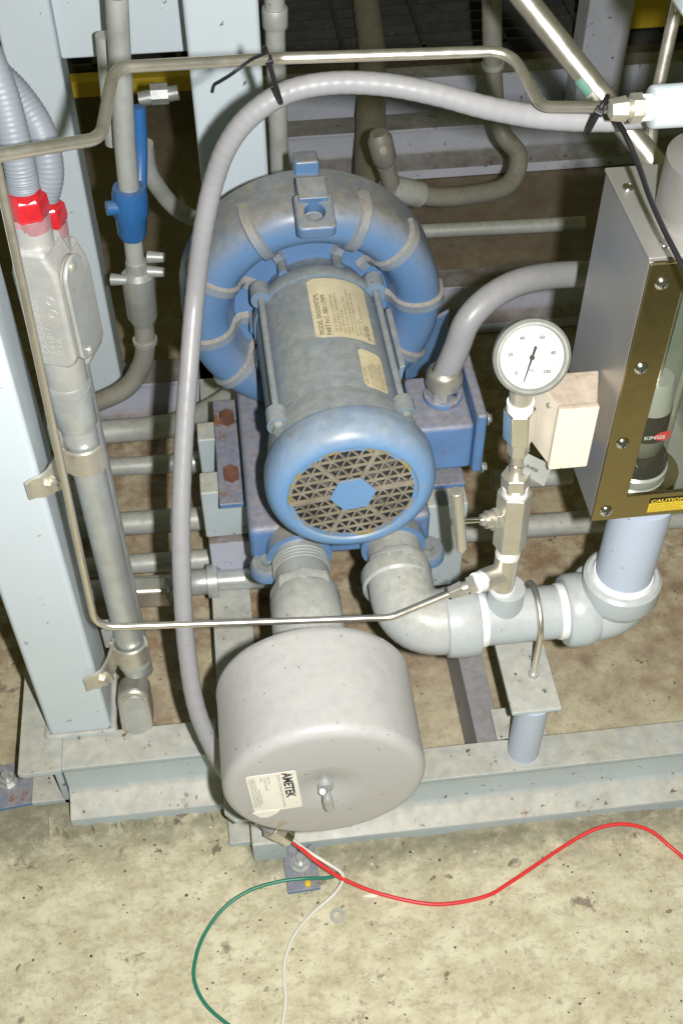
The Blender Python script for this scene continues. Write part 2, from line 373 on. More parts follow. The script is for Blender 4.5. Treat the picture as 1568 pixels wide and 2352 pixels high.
for x0, x1, yf, yb in ((-.275, -.045, .682, .70), (-.005, .95, .621, .64)):
    n = 60; mb = MB(); pf = [(x0+(x1-x0)*i/n, yf+.006*random.random()+.004*math.sin(i*.7), .007) for i in range(n+1)]
    bk = [(x, yb, .012) for x, _, _ in pf]; lo3 = [(x, y-.006, -.001) for x, y, _ in pf]; m_ = n+1
    mb.add(pf+bk+lo3, [(i, i+1, m_+i+1, m_+i) for i in range(n)]+[(2*m_+i, 2*m_+i+1, i+1, i) for i in range(n)])
    struct('grout', mb, 'concrete')

# floor anchor clips
def clip(name, c, w_, l_, label, ang=0.):
    t = thing(name, label, 'anchor clip', c, 'blue anchor clips bolted to the floor')
    c = V(c); ca, sa = math.cos(ang), math.sin(ang); a = V((ca, sa, 0)); b = V((-sa, ca, 0))
    mb = MB(); mb.obox(c+V((0, 0, .004)), a*w_, b*l_, (0, 0, .003)); part('foot_plate', mb, 'bluedirty', t, .001)
    mb = MB(); q = c+b*(l_*.15)+V((0, 0, .007)); mb.cyl(q, q+V((0, 0, .003)), .012); mb.cyl(q+V((0, 0, .003)), q+V((0, 0, .011)), .009, n=6); mb.cyl(q+V((0, 0, .011)), q+V((0, 0, .02)), .005, n=12); part('anchor_bolt', mb, 'galv', t)
    return t
clip('floor_clip', (.019, .603, 0), .019, .028, 'blue anchor clip with bolt on the floor below the grey filter can', .04)
clip('floor_clip', (-.327, .752, 0), .03, .03, 'blue anchor clip with bolt at the left end of the front channel', .1)

# ------------------------------------------------------------------ far frame, grating and dark background
Fk = thing('far_skid_frame', 'lavender grey steel base frame in the dark background behind the blower', 'steel frame', (.4, 2.08, 0))
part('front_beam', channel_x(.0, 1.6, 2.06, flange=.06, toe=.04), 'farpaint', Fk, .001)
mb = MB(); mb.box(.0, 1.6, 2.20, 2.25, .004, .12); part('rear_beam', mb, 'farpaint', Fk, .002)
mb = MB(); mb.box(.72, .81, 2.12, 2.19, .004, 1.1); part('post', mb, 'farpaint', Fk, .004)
Gt = thing('floor_grating', 'dark steel bar grating of a low walkway at the back', 'grating', (.3, 2.9, .1))
for i in range(26):
    mb = MB(); y = 2.32+i*.045; mb.box(-.8, 1.9, y, y+.006, .10, .13); part('bar', mb, 'grating', Gt, smooth=False)
for i in range(16):
    mb = MB(); x = -.75+i*.17; mb.box(x, x+.01, 2.32, 3.5, .125, .1335); part('cross_bar', mb, 'grating', Gt, smooth=False)
mb = MB(); zk = P(250, 222, Y=2.27).z; mb.box(-1.5, .08, 2.27, 2.31, zk, zk+.035); solo('yellow_curb', mb, 'yellow', 'yellow painted kerb bar at the back between the left posts', 'kerb bar', bevel=.003)
mb = MB(); mb.box(.818, 1.02, 2.30, 2.36, .145, .40); solo('yellow_panel', mb, 'yellow', 'yellow painted steel panel at the top right in the background', 'panel', bevel=.003)

def pipe(name, pts, r, m, label, cat='pipe', group=None, n=20, bands=()):
    """straight or bent pipe; bands = (fraction along, half length, radius, material, part name)"""
    pts = [V(p) for p in pts]
    t = thing(name, label, cat, (sum((p for p in pts), V())/len(pts)).xy.to_3d()+V((0, 0, min(p.z for p in pts)-r)), group)
    mb = MB(); mb.tube(pts, r, n); part('pipe_run', mb, m, t)
    ln = [0]
    for a, b in zip(pts, pts[1:]): ln.append(ln[-1]+(b-a).length)
    for f, h, rr, mm, nm in bands:
        s = f*ln[-1]; k = max(i for i in range(len(ln)-1) if ln[i] <= s); d = (pts[k+1]-pts[k]).normalized(); c = pts[k]+d*(s-ln[k])
        mb = MB(); mb.lathe(c-d*h, d, [(0, r*.9), (0, rr*.96), (h*.1, rr), (h*1.9, rr), (2*h, rr*.96), (2*h, r*.9)], n); part(nm, mb, mm, t)
    return t
# pipes crossing the left skid at floor level
pipe('conduit', spline([(-.30, 1.31, .06), (-.15, 1.305, .062), P(430, 968, Y=1.285), P(530, 915, Y=1.26), P(600, 860, Y=1.24)], 6), .0185, 'galvdull', 'thick grey pipe nearest the back channel, curving up towards the blower', group='pipes crossing the left skid')
pipe('conduit', [(-.30, 1.235, .06), (-.02, 1.225, .06)], .0138, 'galvdull', 'thin pipe with a shiny coupling, second from the back channel', group='pipes crossing the left skid', bands=((.77, .022, .0162, 'galv', 'coupling'),))
pipe('conduit', [(-.30, 1.12, .06), (.02, 1.112, .06)], .0170, 'galvdull', 'thick bright pipe in the middle of the floor pipes on the left', group='pipes crossing the left skid', bands=((.82, .006, .0195, 'galv', 'coupling'), (.9, .014, .019, 'galv', 'coupling')))
pipe('conduit', [(-.30, 1.045, .06), (.02, 1.037, .06)], .0138, 'galvdull', 'thin dull pipe passing under the corner of the blower base', group='pipes crossing the left skid')
t = pipe('conduit', [(-.30, .972, .10), (.018, .962, .104)], .0135, 'galv', 'bright conduit with an oval cover box and collar, nearest of the floor pipes', group='pipes crossing the left skid', bands=((.76, .007, .0225, 'galv', 'collar'), (.71, .014, .017, 'galv', 'coupling'), (.955, .02, .0150, 'galv', 'coupling')))
a, b = P(290, 1362, Y=.955), P(392, 1358, Y=.955)
mb = MB(); mb.obox((a+b)/2, (b-a)/2, (0, .014, .0), (0, 0, .018)); part('conduit_box', mb, 'fitting', t, .007, seg=3)

# background conduits
pipe('conduit', [P(630, -20, Y=1.40), P(632, 80, Y=1.40), P(643, 420, Y=1.40)], .0125, 'galvdull', 'upright grey conduit right beside the centre post', bands=((.12, .012, .016, 'galvdull', 'clamp_ring'),))
pipe('pipe', [(.24, 1.66, .14), (.33, 2.28, .14), (.35, 2.6, .17)], .028, 'browngalv', 'dusty brown pipe running back over the far channel above the blower')
q = [P(1128, -20, Y=1.75), P(1133, 200, Y=1.75), P(1150, 300, Y=1.74), P(1190, 360, Y=1.70), P(1165, 425, Y=1.66), P(1080, 448, Y=1.62), P(1000, 452, Y=1.60), P(930, 440, Y=1.58), P(880, 428, Y=1.57)]
pipe('conduit', spline(q, 6), .0155, 'browngalv', 'dark conduit coming down and hooking left behind the blower', bands=((.93, .03, .021, 'galvdull', 'coupling'), (.2, .004, .0185, 'galvdull', 'coupling')))
t = thing('elbow_fitting', 'brown dusty conduit elbow box with rounded cover behind the blower ring', 'conduit box', P(880, 400, Y=1.58))
a, b = P(868, 305, Y=1.56), P(885, 378, Y=1.56)
mb = MB(); mb.tube([a, a*.8+b*.2, b*.8+a*.2, b], lambda s: .019 if .1 < s < .9 else .013, 16); part('body', mb, 'browngalv', t)
mb = MB(); mb.cyl(b, P(900, 430, Y=1.57), .014); part('hub', mb, 'browngalv', t)
mb = MB(); q = P(878, 345, Y=1.541); mb.cyl(q, q+V((0, -.004, .002)), .006, n=12); part('cover_screw', mb, 'browngalv', t)
pipe('conduit', [P(900, 535, Y=1.68), P(1340, 513, Y=1.68)], .0125, 'galvdull', 'thin grey pipe lying low across the dark floor right of the blower')
# pipes on the right behind the meter
pipe('conduit', [P(985, 1225, Y=1.02), P(1360, 1198, Y=1.02), P(1600, 1185, Y=1.02)], .0165, 'galvdull', 'grey pipe passing behind the needle valve on the right', group='pipes behind the valve')
pipe('conduit', [P(1130, 1105, Y=1.12), P(1310, 1090, Y=1.12)], .0145, 'galvdull', 'short grey pipe end behind the metal tag and cream box', group='pipes behind the valve')
# upright conduit with blue fitting behind the left post
t = thing('conduit_riser', 'upright grey conduit with a blue fitting and cast elbow box between the left posts', 'conduit', P(320, 760, Y=1.25))
mb = MB(); mb.tube([P(268, -10, Y=1.25), P(287, 330, Y=1.25), P(298, 450, Y=1.25)], .0125, 18); part('pipe_run', mb, 'galvdull', t)
mb = MB(); mb.tube([P(240, 80, Y=1.30), P(262, 330, Y=1.30)], .0105, 14); part('pipe_run', mb, 'galvdull', t)
a, b = P(297, 430, Y=1.25), P(305, 545, Y=1.25); d = (b-a).normalized(); l = (b-a).length
mb = MB(); mb.lathe(a, d, [(0, 0), (0, .0195), (l*.12, .0215), (l*.5, .022), (l*.58, .0195), (l*.9, .018), (l, .0145), (l, 0)], 24); mb.cyl(a+d*l*.3+V((-.012, -.008, 0)), a+d*l*.3+V((-.028, -.012, .002)), .009, n=12); part('blue_fitting', mb, 'valveblue', t)
mb = MB(); mb.tube(spline([P(318, 245, Y=1.33), P(323, 360, Y=1.32), P(318, 470, Y=1.29), P(310, 500, Y=1.27)], 5), .009, 12); part('blue_pipe', mb, 'valveblue', t)
mb = MB(); mb.cyl(b, P(312, 605, Y=1.25), .0115); part('nipple', mb, 'galvdull', t)
a, b = P(313, 600, Y=1.25), P(330, 745, Y=1.25)
mb = MB(); mb.tube([a, a*.86+b*.14, a*.8+b*.2, a*.15+b*.85, b], lambda s: (.0135, .0145, .021, .020, .0125)[round(s*4)], 20); part('elbow_box', mb, 'galv', t)
for qx, qy in ((362, 588), (362, 622), (278, 640)):
    p_ = P(qx, qy, Y=1.245); mb = MB(); mb.cyl(p_-V((.012, 0, 0)), p_+V((.008, -.004, 0)), .008, .006, n=12); part('lug', mb, 'galv', t)
mb = MB(); mb.tube(spline([P(330, 742, Y=1.25), P(334, 790, Y=1.25), P(325, 840, Y=1.25), P(285, 895, Y=1.25), P(190, 938, Y=1.25)], 7), .0135, 18); part('bent_conduit', mb, 'browngalv', t)
a = P(333, 778, Y=1.25); mb = MB(); mb.lathe(a, (0, 0, -1), [(0, .012), (0, .0165), (.006, .0165), (.006, .012)], 20); part('lock_ring', mb, 'galv', t)
mb = MB(); mb.tube(spline([P(332, 330, Y=1.36), P(345, 400, Y=1.37), P(395, 470, Y=1.40), P(440, 500, Y=1.42)], 6), .0115, 14)
solo('flexible_conduit', mb, 'galvdull', 'dark grey hose curving to the right behind the blue fitting', 'hose')
mb = MB(); a, b = P(385, 310, Y=1.7), P(540, 300, Y=1.7)
a, b = P(320, 228, Y=1.62), P(410, 212, Y=1.62); mb.cyl(a, b, .011); mb.cyl(b-V((.04, 0, 0)), b-V((.015, 0, 0)), .016, n=8)
solo('pipe_stub', mb, 'galv', 'short shiny pipe stub in the dark gap left of the centre post', 'pipe')

# ------------------------------------------------------------------ near upright conduit on the left post
X0, Y0 = -.151, .80
C1 = thing('conduit_riser', 'upright galvanised conduit clamped to the near left post', 'conduit', (X0, Y0, .09))
mb = MB(); mb.cyl((X0, Y0, .16), (X0, Y0, .60), .0158, n=32); part('pipe_run', mb, 'galv', C1)
mb = MB(); mb.lathe((X0, Y0, .555), (0, 0, 1), [(0, .0155), (0, .0172), (.002, .0182), (.052, .0186), (.054, .0175), (.054, .01)], 32); part('coupling', mb, 'galv', C1)
# lower oval elbow box
mb = MB(); q = P(306, 1545, Y=Y0-.005); mb.cyl((X0, Y0, .175), (X0, Y0, .205), .0192, n=28); part('coupling', mb, 'galvdull', C1)
a, b = P(306, 1580, Y=.785), P(318, 1668, Y=.768); cc = (a+b)/2; ez = (a-b).normalized(); ex = V((1, 0, 0)); ey = ez.cross(ex)
ovl = []
for i in range(24):
    an = 2*PI*i/24; ovl.append((.0195*math.cos(an), .0195*math.sin(an)+(.017 if math.sin(an) > 0 else -.017)))
mb = MB(); mb.prism([cc+ex*u+ez*v+ey*.022 for u, v in ovl], ey*-.036); part('elbow_box', mb, 'fitting', C1, .007, seg=4)
mb = MB(); mb.prism([cc+ex*u*.72+ez*v*.80-ey*.0135 for u, v in ovl], ey*-.0025); part('cover', mb, 'galv', C1, .001)

def beam_clamp(z, lab):
    t = thing('conduit_clamp', lab, 'clamp', (X0, Y0, z-.012), 'cast conduit clamps on the near left post')
    mb = MB(); n = 22
    prof = []
    # strap over the pipe, then a swept ear towards the post
    for i in range(n+1):
        a = math.radians(-30-150*i/n); prof.append((X0+.0185*math.cos(a), Y0+.0185*math.sin(a)))
    prof += [(X0-.021, Y0-.012), (X0-.025, Y0-.025), (X0-.031, Y0-.036), (X0-.038, Y0-.041), (X0-.045, Y0-.042), (X0-.051, Y0-.046)]
    inner = []
    for i, (x, y) in enumerate(prof):
        j, k = max(0, i-1), min(len(prof)-1, i+1); dx, dy = prof[k][0]-prof[j][0], prof[k][1]-prof[j][1]; l = math.hypot(dx, dy); inner.append((x-dy/l*.0035*-1*-1, y+dx/l*.0035*-1*-1))
    m_ = len(prof)
    hz = [(.014 if i < n else .019-.0015*(i-n)) for i in range(m_)]
    vs = [(x, y, z+s*h) for s in (-1, 1) for (x, y), h in zip(prof, hz)]+[(x, y, z+s*h) for s in (-1, 1) for (x, y), h in zip(inner, hz)]
    fs = []
    for i in range(m_-1):
        fs += [(i, i+1, m_+i+1, m_+i), (2*m_+i, 3*m_+i, 3*m_+i+1, 2*m_+i+1), (i, 2*m_+i, 2*m_+i+1, i+1), (m_+i, m_+i+1, 3*m_+i+1, 3*m_+i)]
    fs += [(0, m_, 3*m_, 2*m_), (m_-1, 3*m_-1, 4*m_-1, 2*m_-1)]
    mb.add(vs, fs); part('strap', mb, 'fitting', t, ang=50)
    mb = MB(); q = V((X0-.029, Y0-.035, z-.003)); bolt(mb, q, (-.35, -.9, -.1), .0075, .009); part('clamp_bolt', mb, 'fitting', t)
    mb = MB(); text(mb, 'SC', lambda u, v: V((X0-.004+u, Y0-.0225+.0016*abs(u/.006), z-.003+v)), .009, 'CENTER'); part('lettering', mb, 'cast', t)
    mb = MB(); text(mb, '1/2', lambda u, v: V((X0-.044+u*.9, Y0-.0465-u*.1, z-.004+v)), .008, 'CENTER'); part('lettering', mb, 'cast', t)
    mb = MB(); mb.box(X0-.03, X0-.006, Y0+.004, Y0+.02, z-.005, z+.03); part('back_jaw', mb, 'galv', t, .002)
    return t
beam_clamp(P(170, 1062, Y=.785).z, 'upper cast clamp holding the upright conduit to the left post')
beam_clamp(P(275, 1512, Y=.785).z, 'lower cast clamp holding the upright conduit near its bottom box')

# conduit boxes with red fittings at the left
dm('castlight', (.56, .56, .53), .4, .3, var=.05, bump=.1)
def conduit_body(x, y, z0, lab, letters):
    t = thing('pull_box', lab, 'conduit box', (x, y, z0), 'cast conduit boxes with red fittings')
    t.rotation_euler.z = math.radians(-19)
    h = .118
    prof = [(-.017, 0), (-.0185, .014), (-.0185, h*.80), (-.0150, h*.93), (-.0145, h), (.0145, h), (.0145, h*.95), (.020, h*.84), (.0215, h*.76), (.0215, .014), (.018, .003), (.012, 0)]
    mb = MB(); mb.prism([(x+px, y-.019, z0+pz) for px, pz in prof], (0, .038, 0)); part('body', mb, 'cast', t, .006, seg=4)
    if letters:
        mb = MB(); mb.cyl((x-.001, y, z0-.035), (x-.001, y, z0+.01), .0178, .0185, n=28); part('hub', mb, 'cast', t)
        mb = MB(); mb.lathe((x-.001, y, z0-.036), (0, 0, -1), [(0, .01), (0, .0190), (.003, .0190), (.003, .01)], 28); part('hub_ring', mb, 'galv', t)
    mb = MB(); mb.cyl((x-.0005, y, z0+h-.004), (x-.0005, y, z0+h+.018), .0150, n=28); part('hub', mb, 'cast', t)
    if letters:
        n = 24; ov = []
        for i in range(n):
            a = 2*PI*i/n; ov.append((x+.0218, y+.0165*math.cos(a), z0+h*.46+.0165*math.sin(a)+(.034 if math.sin(a) > 0 else -.034)))
        mb = MB(); mb.prism(ov, (.002, 0, 0)); part('gasket', mb, 'browngalv', t)
        mb = MB(); mb.prism([(px+.0021, y+(py-y)*1.04, pz) for px, py, pz in ov], (.004, 0, 0)); part('cover', mb, 'galv', t, .0015)
        for s in (-.043, .043):
            mb = MB(); mb.lathe((x+.0278, y-.002, z0+h*.46+s), (1, 0, 0), [(0, .0042), (.0015, .004), (.003, .002), (.003, 0)], 14); part('cover_screw', mb, 'fitting', t)
        mb = MB()
        for k, s_ in enumerate(('CROUSE-HINDS', '3/4 LB17', 'U.S.A.')):
            text(mb, s_, lambda u, v: V((x-.0010+k*.0068-v, y-.0194, z0+.016+u)), .0080)
        part('lettering', mb, 'castlight', t)
        for zz_ in (.073, .060):
            mb = MB(); mb.torus((x+.0105, y-.0190, z0+zz_), (0, 1, 0), .0038, .0005, 20, 6); part('emblem', mb, 'cast', t)
    zf = z0+h+.012
    mb = MB(); mb.lathe((x, y, zf), (0, 0, 1), [(0, .010), (0, .0148), (.010, .0152), (.012, .0145)], 28); part('ring_nut', mb, 'pinkmetal', t)
    mb = MB(); mb.lathe((x, y, zf+.011), (0, 0, 1), [(0, .008), (0, .0160), (.004, .0170), (.015, .0165), (.018, .014), (.020, .0118), (.024, .0118), (.024, .005)], 6); part('red_nut', mb, 'red', t, .001)
    return t, zf+.042
tA, zA = conduit_body(-.150, .80, .638, 'near cast aluminium conduit box with raised lettering and red fitting at the left edge', True)
tB, zB = conduit_body(-.1445, .842, .602, 'second conduit box with red fitting, half hidden behind the lettered one', False)
for x_, y_, z_, t_ in ((-.150, .80, zA, tA), (-.1445, .842, zB, tB)):
    mb = MB(); mb.lathe((x_, y_, z_-.020), (0, 0, 1), [(0, .008), (0, .0130), (.010, .0130), (.012, .0126), (.012, .008)], 24); part('red_collar', mb, 'red', t_)
mb = MB(); mb.cyl((-.150, .842, .09), (-.147, .842, .612), .0105, n=18); part('lower_conduit', mb, 'galv', tB)
def flexhose(name, pts, r, label, m='flex'):
    pts = spline(pts, 26); mb = MB(); mb.tube(pts, lambda t: r*(1+.022*math.sin(t*len(pts)*1.9)), 16); return solo(name, mb, m, label, 'hose', 'grey corrugated hoses at the left edge')
flexhose('corrugated_hose', [(-.150, .80, zA-.010), P(48, 390, Y=.803), P(28, 300, Y=.81), P(0, 200, Y=.82), P(-60, 60, Y=.83)], .0122, 'front grey corrugated hose rising from the near red fitting')
flexhose('corrugated_hose', [(-.1445, .842, zB-.010), P(112, 390, Y=.845), P(92, 300, Y=.855), P(45, 225, Y=.87), P(-10, 170, Y=.885), P(-80, 120, Y=.90)], .0122, 'rear grey corrugated hose rising from the far red fitting')

# ------------------------------------------------------------------ blower
BX, BZ = .102, .438
B = thing('regenerative_blower', 'dusty blue regenerative blower with motor, bolted to the skid', 'blower', (BX, 1.0, .25))
axis = V((0, 1, 0))
SHEAR = -.033          # the motor axis is turned a little to the left of the skid
RC, AY, BR, YC = .1235, .042, .0280, 1.105
def ringp(t):  # t 0..pi over the ring's bulge
    return YC-AY*math.sin(t)**.58 if math.sin(t) > 0 else YC, RC-BR*math.cos(t)
prof = [(1.099, 0), (1.099, .086), (1.0985, .090)]+[ringp(PI*i/20) for i in range(2, 21)]+[(1.142, .1515), (1.150, .144), (1.150, 0)]
mb = MB(); mb.lathe((BX, 0, BZ), axis, prof, 72); part('impeller_housing', mb, 'blue', B)
for dg in (66, 118, 40, 154, 4, 190, -30, 219):
    a = math.radians(dg); e = V((math.cos(a), 0, math.sin(a))); tn = V((-math.sin(a), 0, math.cos(a)))
    mb = MB(); ts = [None, None]+[(.08+.92*i/12)*PI for i in range(13)]; vs = []; fs = []
    for i_, t in enumerate(ts):
        if t is None: y, r = 1.097, (.074, .085)[i_]; nn = V((0, -1, 0))
        else: y, r = ringp(t); nn = V((0, -math.sin(t)*1.0, 0))+e*(-math.cos(t))
        base = V((BX, y, BZ))+e*r
        for wv, hh in ((-.0085, -.003), (-.0046, .0046), (.0046, .0046), (.0085, -.003)): vs.append(base+tn*wv+nn*hh)
    for i in range(14):
        for k in range(3): fs.append((4*i+k, 4*i+k+1, 4*i+k+5, 4*i+k+4))
    fs += [(0, 1, 2, 3), (56, 57, 58, 59)]
    mb.add(vs, fs); part('rib', mb, 'ribdust', B)
for dg in (66, 118, 4, 190):
    a = math.radians(dg); p = V((BX+.071*math.cos(a), 1.072, BZ+.071*math.sin(a))); mb = MB(); mb.cyl(p, p+V((0, .03, 0)), .0058, n=12); part('boss', mb, 'blue', B)
# lifting lug at the top of the ring
q = P(722, 506, Y=1.044)+V((.0095, 0, 0)); uz = V((0, .55, .83)).normalized(); dn = V((0, -.83, .55)).normalized()
ang_n = V((0, -.36, .93)).normalized(); ang_t = V((0, .93, .36)).normalized()
mb = MB(); mb.platehole(q+ang_t*.006, (.0205, 0, 0), ang_t*.023, ang_n*.009, .0105, 32); part('lifting_lug', mb, 'blue', B, .003)
mb = MB(); mb.cyl(q-ang_n*.009, q-ang_n*.006, .014, n=20); mb.obox(q+ang_t*.030+ang_n*.004, (.0155, 0, 0), ang_t*.014, ang_n*.012); part('lug_base', mb, 'blue', B, .003)
mb = MB(); mb.obox(P(703, 388, Y=1.142)+V((.0115, 0, -.004)), (.0135, 0, 0), (0, .012, 0), (0, 0, .020)); part('top_lug', mb, 'blue', B, .003)
SHEAR = 0.
# muffler base
mb = MB(); mb.box(-.006, .201, .862, 1.15, .258, .312); part('muffler_base', mb, 'bluedirty', B, .008, seg=3)
for x in (.049, .156):
    mb = MB(); mb.cyl((x, .845, .280), (x, .87, .280), .037, n=32); part('port_boss', mb, 'blue', B)
for x, s in ((.012, 1), (.197, -1)):
    mb = MB(); mb.lathe((x, .852, .252), (0, 0, 1), [(0, 0), (0, .02), (.012, .02), (.016, .017), (.016, 0)], 24); part('foot', mb, 'blue', B)
    mb = MB(); bolt(mb, (x, .850, .268), (0, -.1, 1), .008, .009); part('foot_bolt', mb, 'boltgrey', B)
for x0, x1 in ((-.038, -.004), (.199, .262)):
    mb = MB(); mb.box(x0, x1, .955, 1.14, .2505, .2585); part('mounting_flange', mb, 'bluedirty', B, .0015)
    for yb in (1.0, 1.10):
        mb = MB(); mb.cyl(((x0+x1)/2, yb, .2585), ((x0+x1)/2, yb, .2705), .0105, .0100, n=6); part('rusty_bolt', mb, 'rustbolt', B)
# motor
mb = MB(); mb.box(BX-.045, BX+.045, .875, 1.12, .312, .375); part('motor_cradle', mb, 'bluedirty', B, .004)
SHEAR = -.012; BX -= .003
mb = MB(); mb.lathe((BX, 0, BZ), axis, [(.862, 0), (.862, .073), (1.058, .073), (1.058, 0)], 64); part('motor_shell', mb, 'motor', B)
mb = MB(); mb.lathe((BX, 0, BZ), axis, [(1.052, .05), (1.052, .0745), (1.056, .0752), (1.070, .0748), (1.080, .068), (1.105, .062), (1.105, 0)], 64); part('rear_end_bell', mb, 'motor', B)
mb = MB(); mb.lathe((BX, 0, BZ), axis, [(.81, .05), (.812, .0800), (.850, .0775), (.8675, .0752), (.8675, .05)], 64); part('front_end_bell', mb, 'motor', B)
for dg in (36, 144, -36, 216):
    a = math.radians(dg); r = .0795; x, z = BX+r*math.cos(a), BZ+r*math.sin(a)
    for ya, yb in ((.846, .8675), (1.050, 1.072)):
        mb = MB(); mb.cyl((x, ya, z), (x, yb, z), .0115, n=20); part('bolt_ear', mb, 'motor', B)
    mb = MB(); mb.cyl((x, .8675, z), (x, 1.055, z), .0040, n=12); part('tie_rod', mb, 'motor', B)
    mb = MB(); bolt(mb, (x, .846, z), (0, -1, 0), .0068, .008); part('tie_bolt', mb, 'boltgrey', B)
SHEAR = 0.; BX += .003
mb = MB(); mb.lathe((BX, 0, BZ), axis, [(.7895, .0645), (.7865, .0665), (.786, .069), (.7865, .073), (.789, .0785), (.795, .0835), (.803, .0865), (.813, .0872), (.824, .0868), (.827, .0855), (.827, .07)], 80); FC = part('fan_cover', mb, 'bluecover', B)
# grille: six wedges of triangular openings round a hexagon
mb = MB(); YG = .7892; TH = .0022; s_ = .0136; RM = .066
G0 = math.radians(8)
for wdg in range(6):
    a0 = G0+wdg*PI/3; ea = V((math.cos(a0), 0, math.sin(a0))); eb = V((math.cos(a0+PI/3), 0, math.sin(a0+PI/3))); sh = (ea+eb)*.0016
    o = V((BX, YG, BZ))+sh
    for i in range(8):
        for j in range(8):
            for upr in (0, 1):
                if i+j+1+upr > 8: continue
                tri = [ea*(i*s_)+eb*(j*s_), ea*((i+1)*s_)+eb*(j*s_), ea*(i*s_)+eb*((j+1)*s_)] if not upr else [ea*((i+1)*s_)+eb*(j*s_), ea*((i+1)*s_)+eb*((j+1)*s_), ea*(i*s_)+eb*((j+1)*s_)]
                lvl = i+j+upr
                if lvl < 1: continue
                cen = (tri[0]+tri[1]+tri[2])/3
                if cen.length > RM+.004: continue
                inn = [cen+(q_-cen)*.80 for q_ in tri]; q0 = len(mb.v)
                mb.v += [o+q_ for q_ in tri]+[o+q_ for q_ in inn]+[o+q_+V((0, TH, 0)) for q_ in inn]
                for k in range(3):
                    k2 = (k+1) % 3; mb.f += [(q0+k, q0+k2, q0+3+k2, q0+3+k), (q0+3+k, q0+3+k2, q0+6+k2, q0+6+k)]
part('grille', mb, 'grillerust', FC, smooth=False)
mb = MB(); hexr = .0236
mb.prism([(BX+hexr*math.cos(G0+k*PI/3), YG-.0016, BZ+hexr*math.sin(G0+k*PI/3)) for k in range(6)], (0, .003, 0)); part('hub_plate', mb, 'bluecover', FC)
for k in range(6):
    a = G0+k*PI/3; e = V((math.cos(a), 0, math.sin(a))); tn = V((-math.sin(a), 0, math.cos(a))); mb = MB(); mb.obox(V((BX, YG, BZ))+e*.041, e*.0225, tn*.0022, (0, .0009, 0)); part('spoke', mb, 'grillerust', FC)
mb = MB(); mb.lathe((BX, 0, BZ), axis, [(YG+.002, .0615), (YG-.0004, .0615), (YG-.0004, .078), (YG+.002, .078)], 64); part('rim', mb, 'rimdirt', FC)
mb = MB(); mb.lathe((BX, 0, BZ), axis, [(.802, 0), (.802, .05), (.806, .078), (.81, .078)], 32); part('dark_inside', mb, 'darkin', B)  # near-black disc, its colour stands for the shade inside the fan cover
for k in range(9):
    a = k*2*PI/9; e = V((math.cos(a), 0, math.sin(a))); tn = V((-math.sin(a), 0, math.cos(a))); mb = MB(); mb.obox(V((BX, .799, BZ))+e*.045, e*.024, tn*.0012, (0, .004, 0)); part('fan_blade', mb, 'fanblade', B)
SHEAR = -.012; BX -= .003
# name plates wrapped on the shell
def wrap(r): return lambda th, y: V((BX+r*math.cos(th), y, BZ+r*math.sin(th)))
def plate(th0, th1, y0, y1, lines, lab, nm):
    f = wrap(.0735); mb = MB(); n = 18; cut = 3
    for i in range(n):
        ta, tb = [math.radians(th0+(th1-th0)*q_/n) for q_ in (i, i+1)]
        e = lambda k: .004 if k in (0, n) else .0015 if k in (1, n-1) else 0
        mb.add([f(ta, y0+e(i)), f(tb, y0+e(i+1)), f(tb, y1-e(i+1)), f(ta, y1-e(i))], [(0, 1, 2, 3)])
    pl = part(nm, mb, 'oldlabel', B, label=lab)
    g = wrap(.0737)
    for s_t, th, yy, size, mt, al in lines:
        m_ = MB(); r0 = math.radians(th); text(m_, s_t, lambda u, v: g(r0+v/.0735, yy+u), size, al); part('lettering', m_, mt, pl)
ln = [('MODEL EN505M72ML', 93.5, .951, .0074, 'ink', 'LEFT'), ('PART NO. 080117999', 87.5, .949, .0074, 'ink', 'LEFT')]
rr = random.Random(3)
for k in range(8): ln.append((' '.join(rr.choice(['HP 2', 'VOLTS 208-230/460', 'AMPS 6.2-5.6/2.8', 'HZ 60', 'PH 3', 'RPM 3450', 'DUTY CONT', 'ENCL XP']) for _ in range(3)), 82-k*3.6, .951+.004*rr.random(), .0044, 'fadedink', 'LEFT'))
ln.append(('AMETEK', 52.5, .950, .0070, 'ink', 'LEFT'))
plate(101, 48, .946, 1.047, ln, 'yellowed data plate on top of the motor', 'data_plate')
ln = [('CAUTION', 64.5, .875, .0058, 'fadedink', 'LEFT')]+[(' '.join(rr.choice(['KEEP', 'CLEAR', 'OF MOVING', 'PARTS', 'DO NOT', 'OPEN']) for _ in range(3)), 60.5-k*2.8, .874, .0036, 'fadedink', 'LEFT') for k in range(5)]
plate(68.5, 46, .872, .931, ln, 'small yellowed caution plate on the motor', 'caution_plate')
mb = MB(); mb.obox((BX+.0745, .985, BZ+.022), (.003, 0, .001), (0, .05, 0), (.002, 0, .012)); part('side_bracket', mb, 'motor', B, .001)
SHEAR = 0.; BX += .003
# terminal box
mb = MB(); mb.box(.184, .250, .897, .985, .345, .412); part('terminal_box', mb, 'bluedirty', B, .006, seg=3)
mb = MB(); mb.box(.250, .262, .892, 1.0, .342, .430); TC = part('terminal_cover', mb, 'bluedirty', B, .004, seg=3)
for y_, z_ in ((.898, .42), (.898, .345)):
    mb = MB(); bolt(mb, (.262, y_, z_), (1, 0, 0), .005, .006); part('cover_screw', mb, 'boltgrey', TC)
mb = MB(); mb.cyl((.17, .95, .38), (.19, .95, .38), .02); part('box_neck', mb, 'bluedirty', B)
mb = MB(); mb.obox((.238, 1.12, .34), (.03, .02, .0), (0, 0, .04), (.0, .004, 0)); part('rusty_tab', mb, 'bluedirty', B, .003)

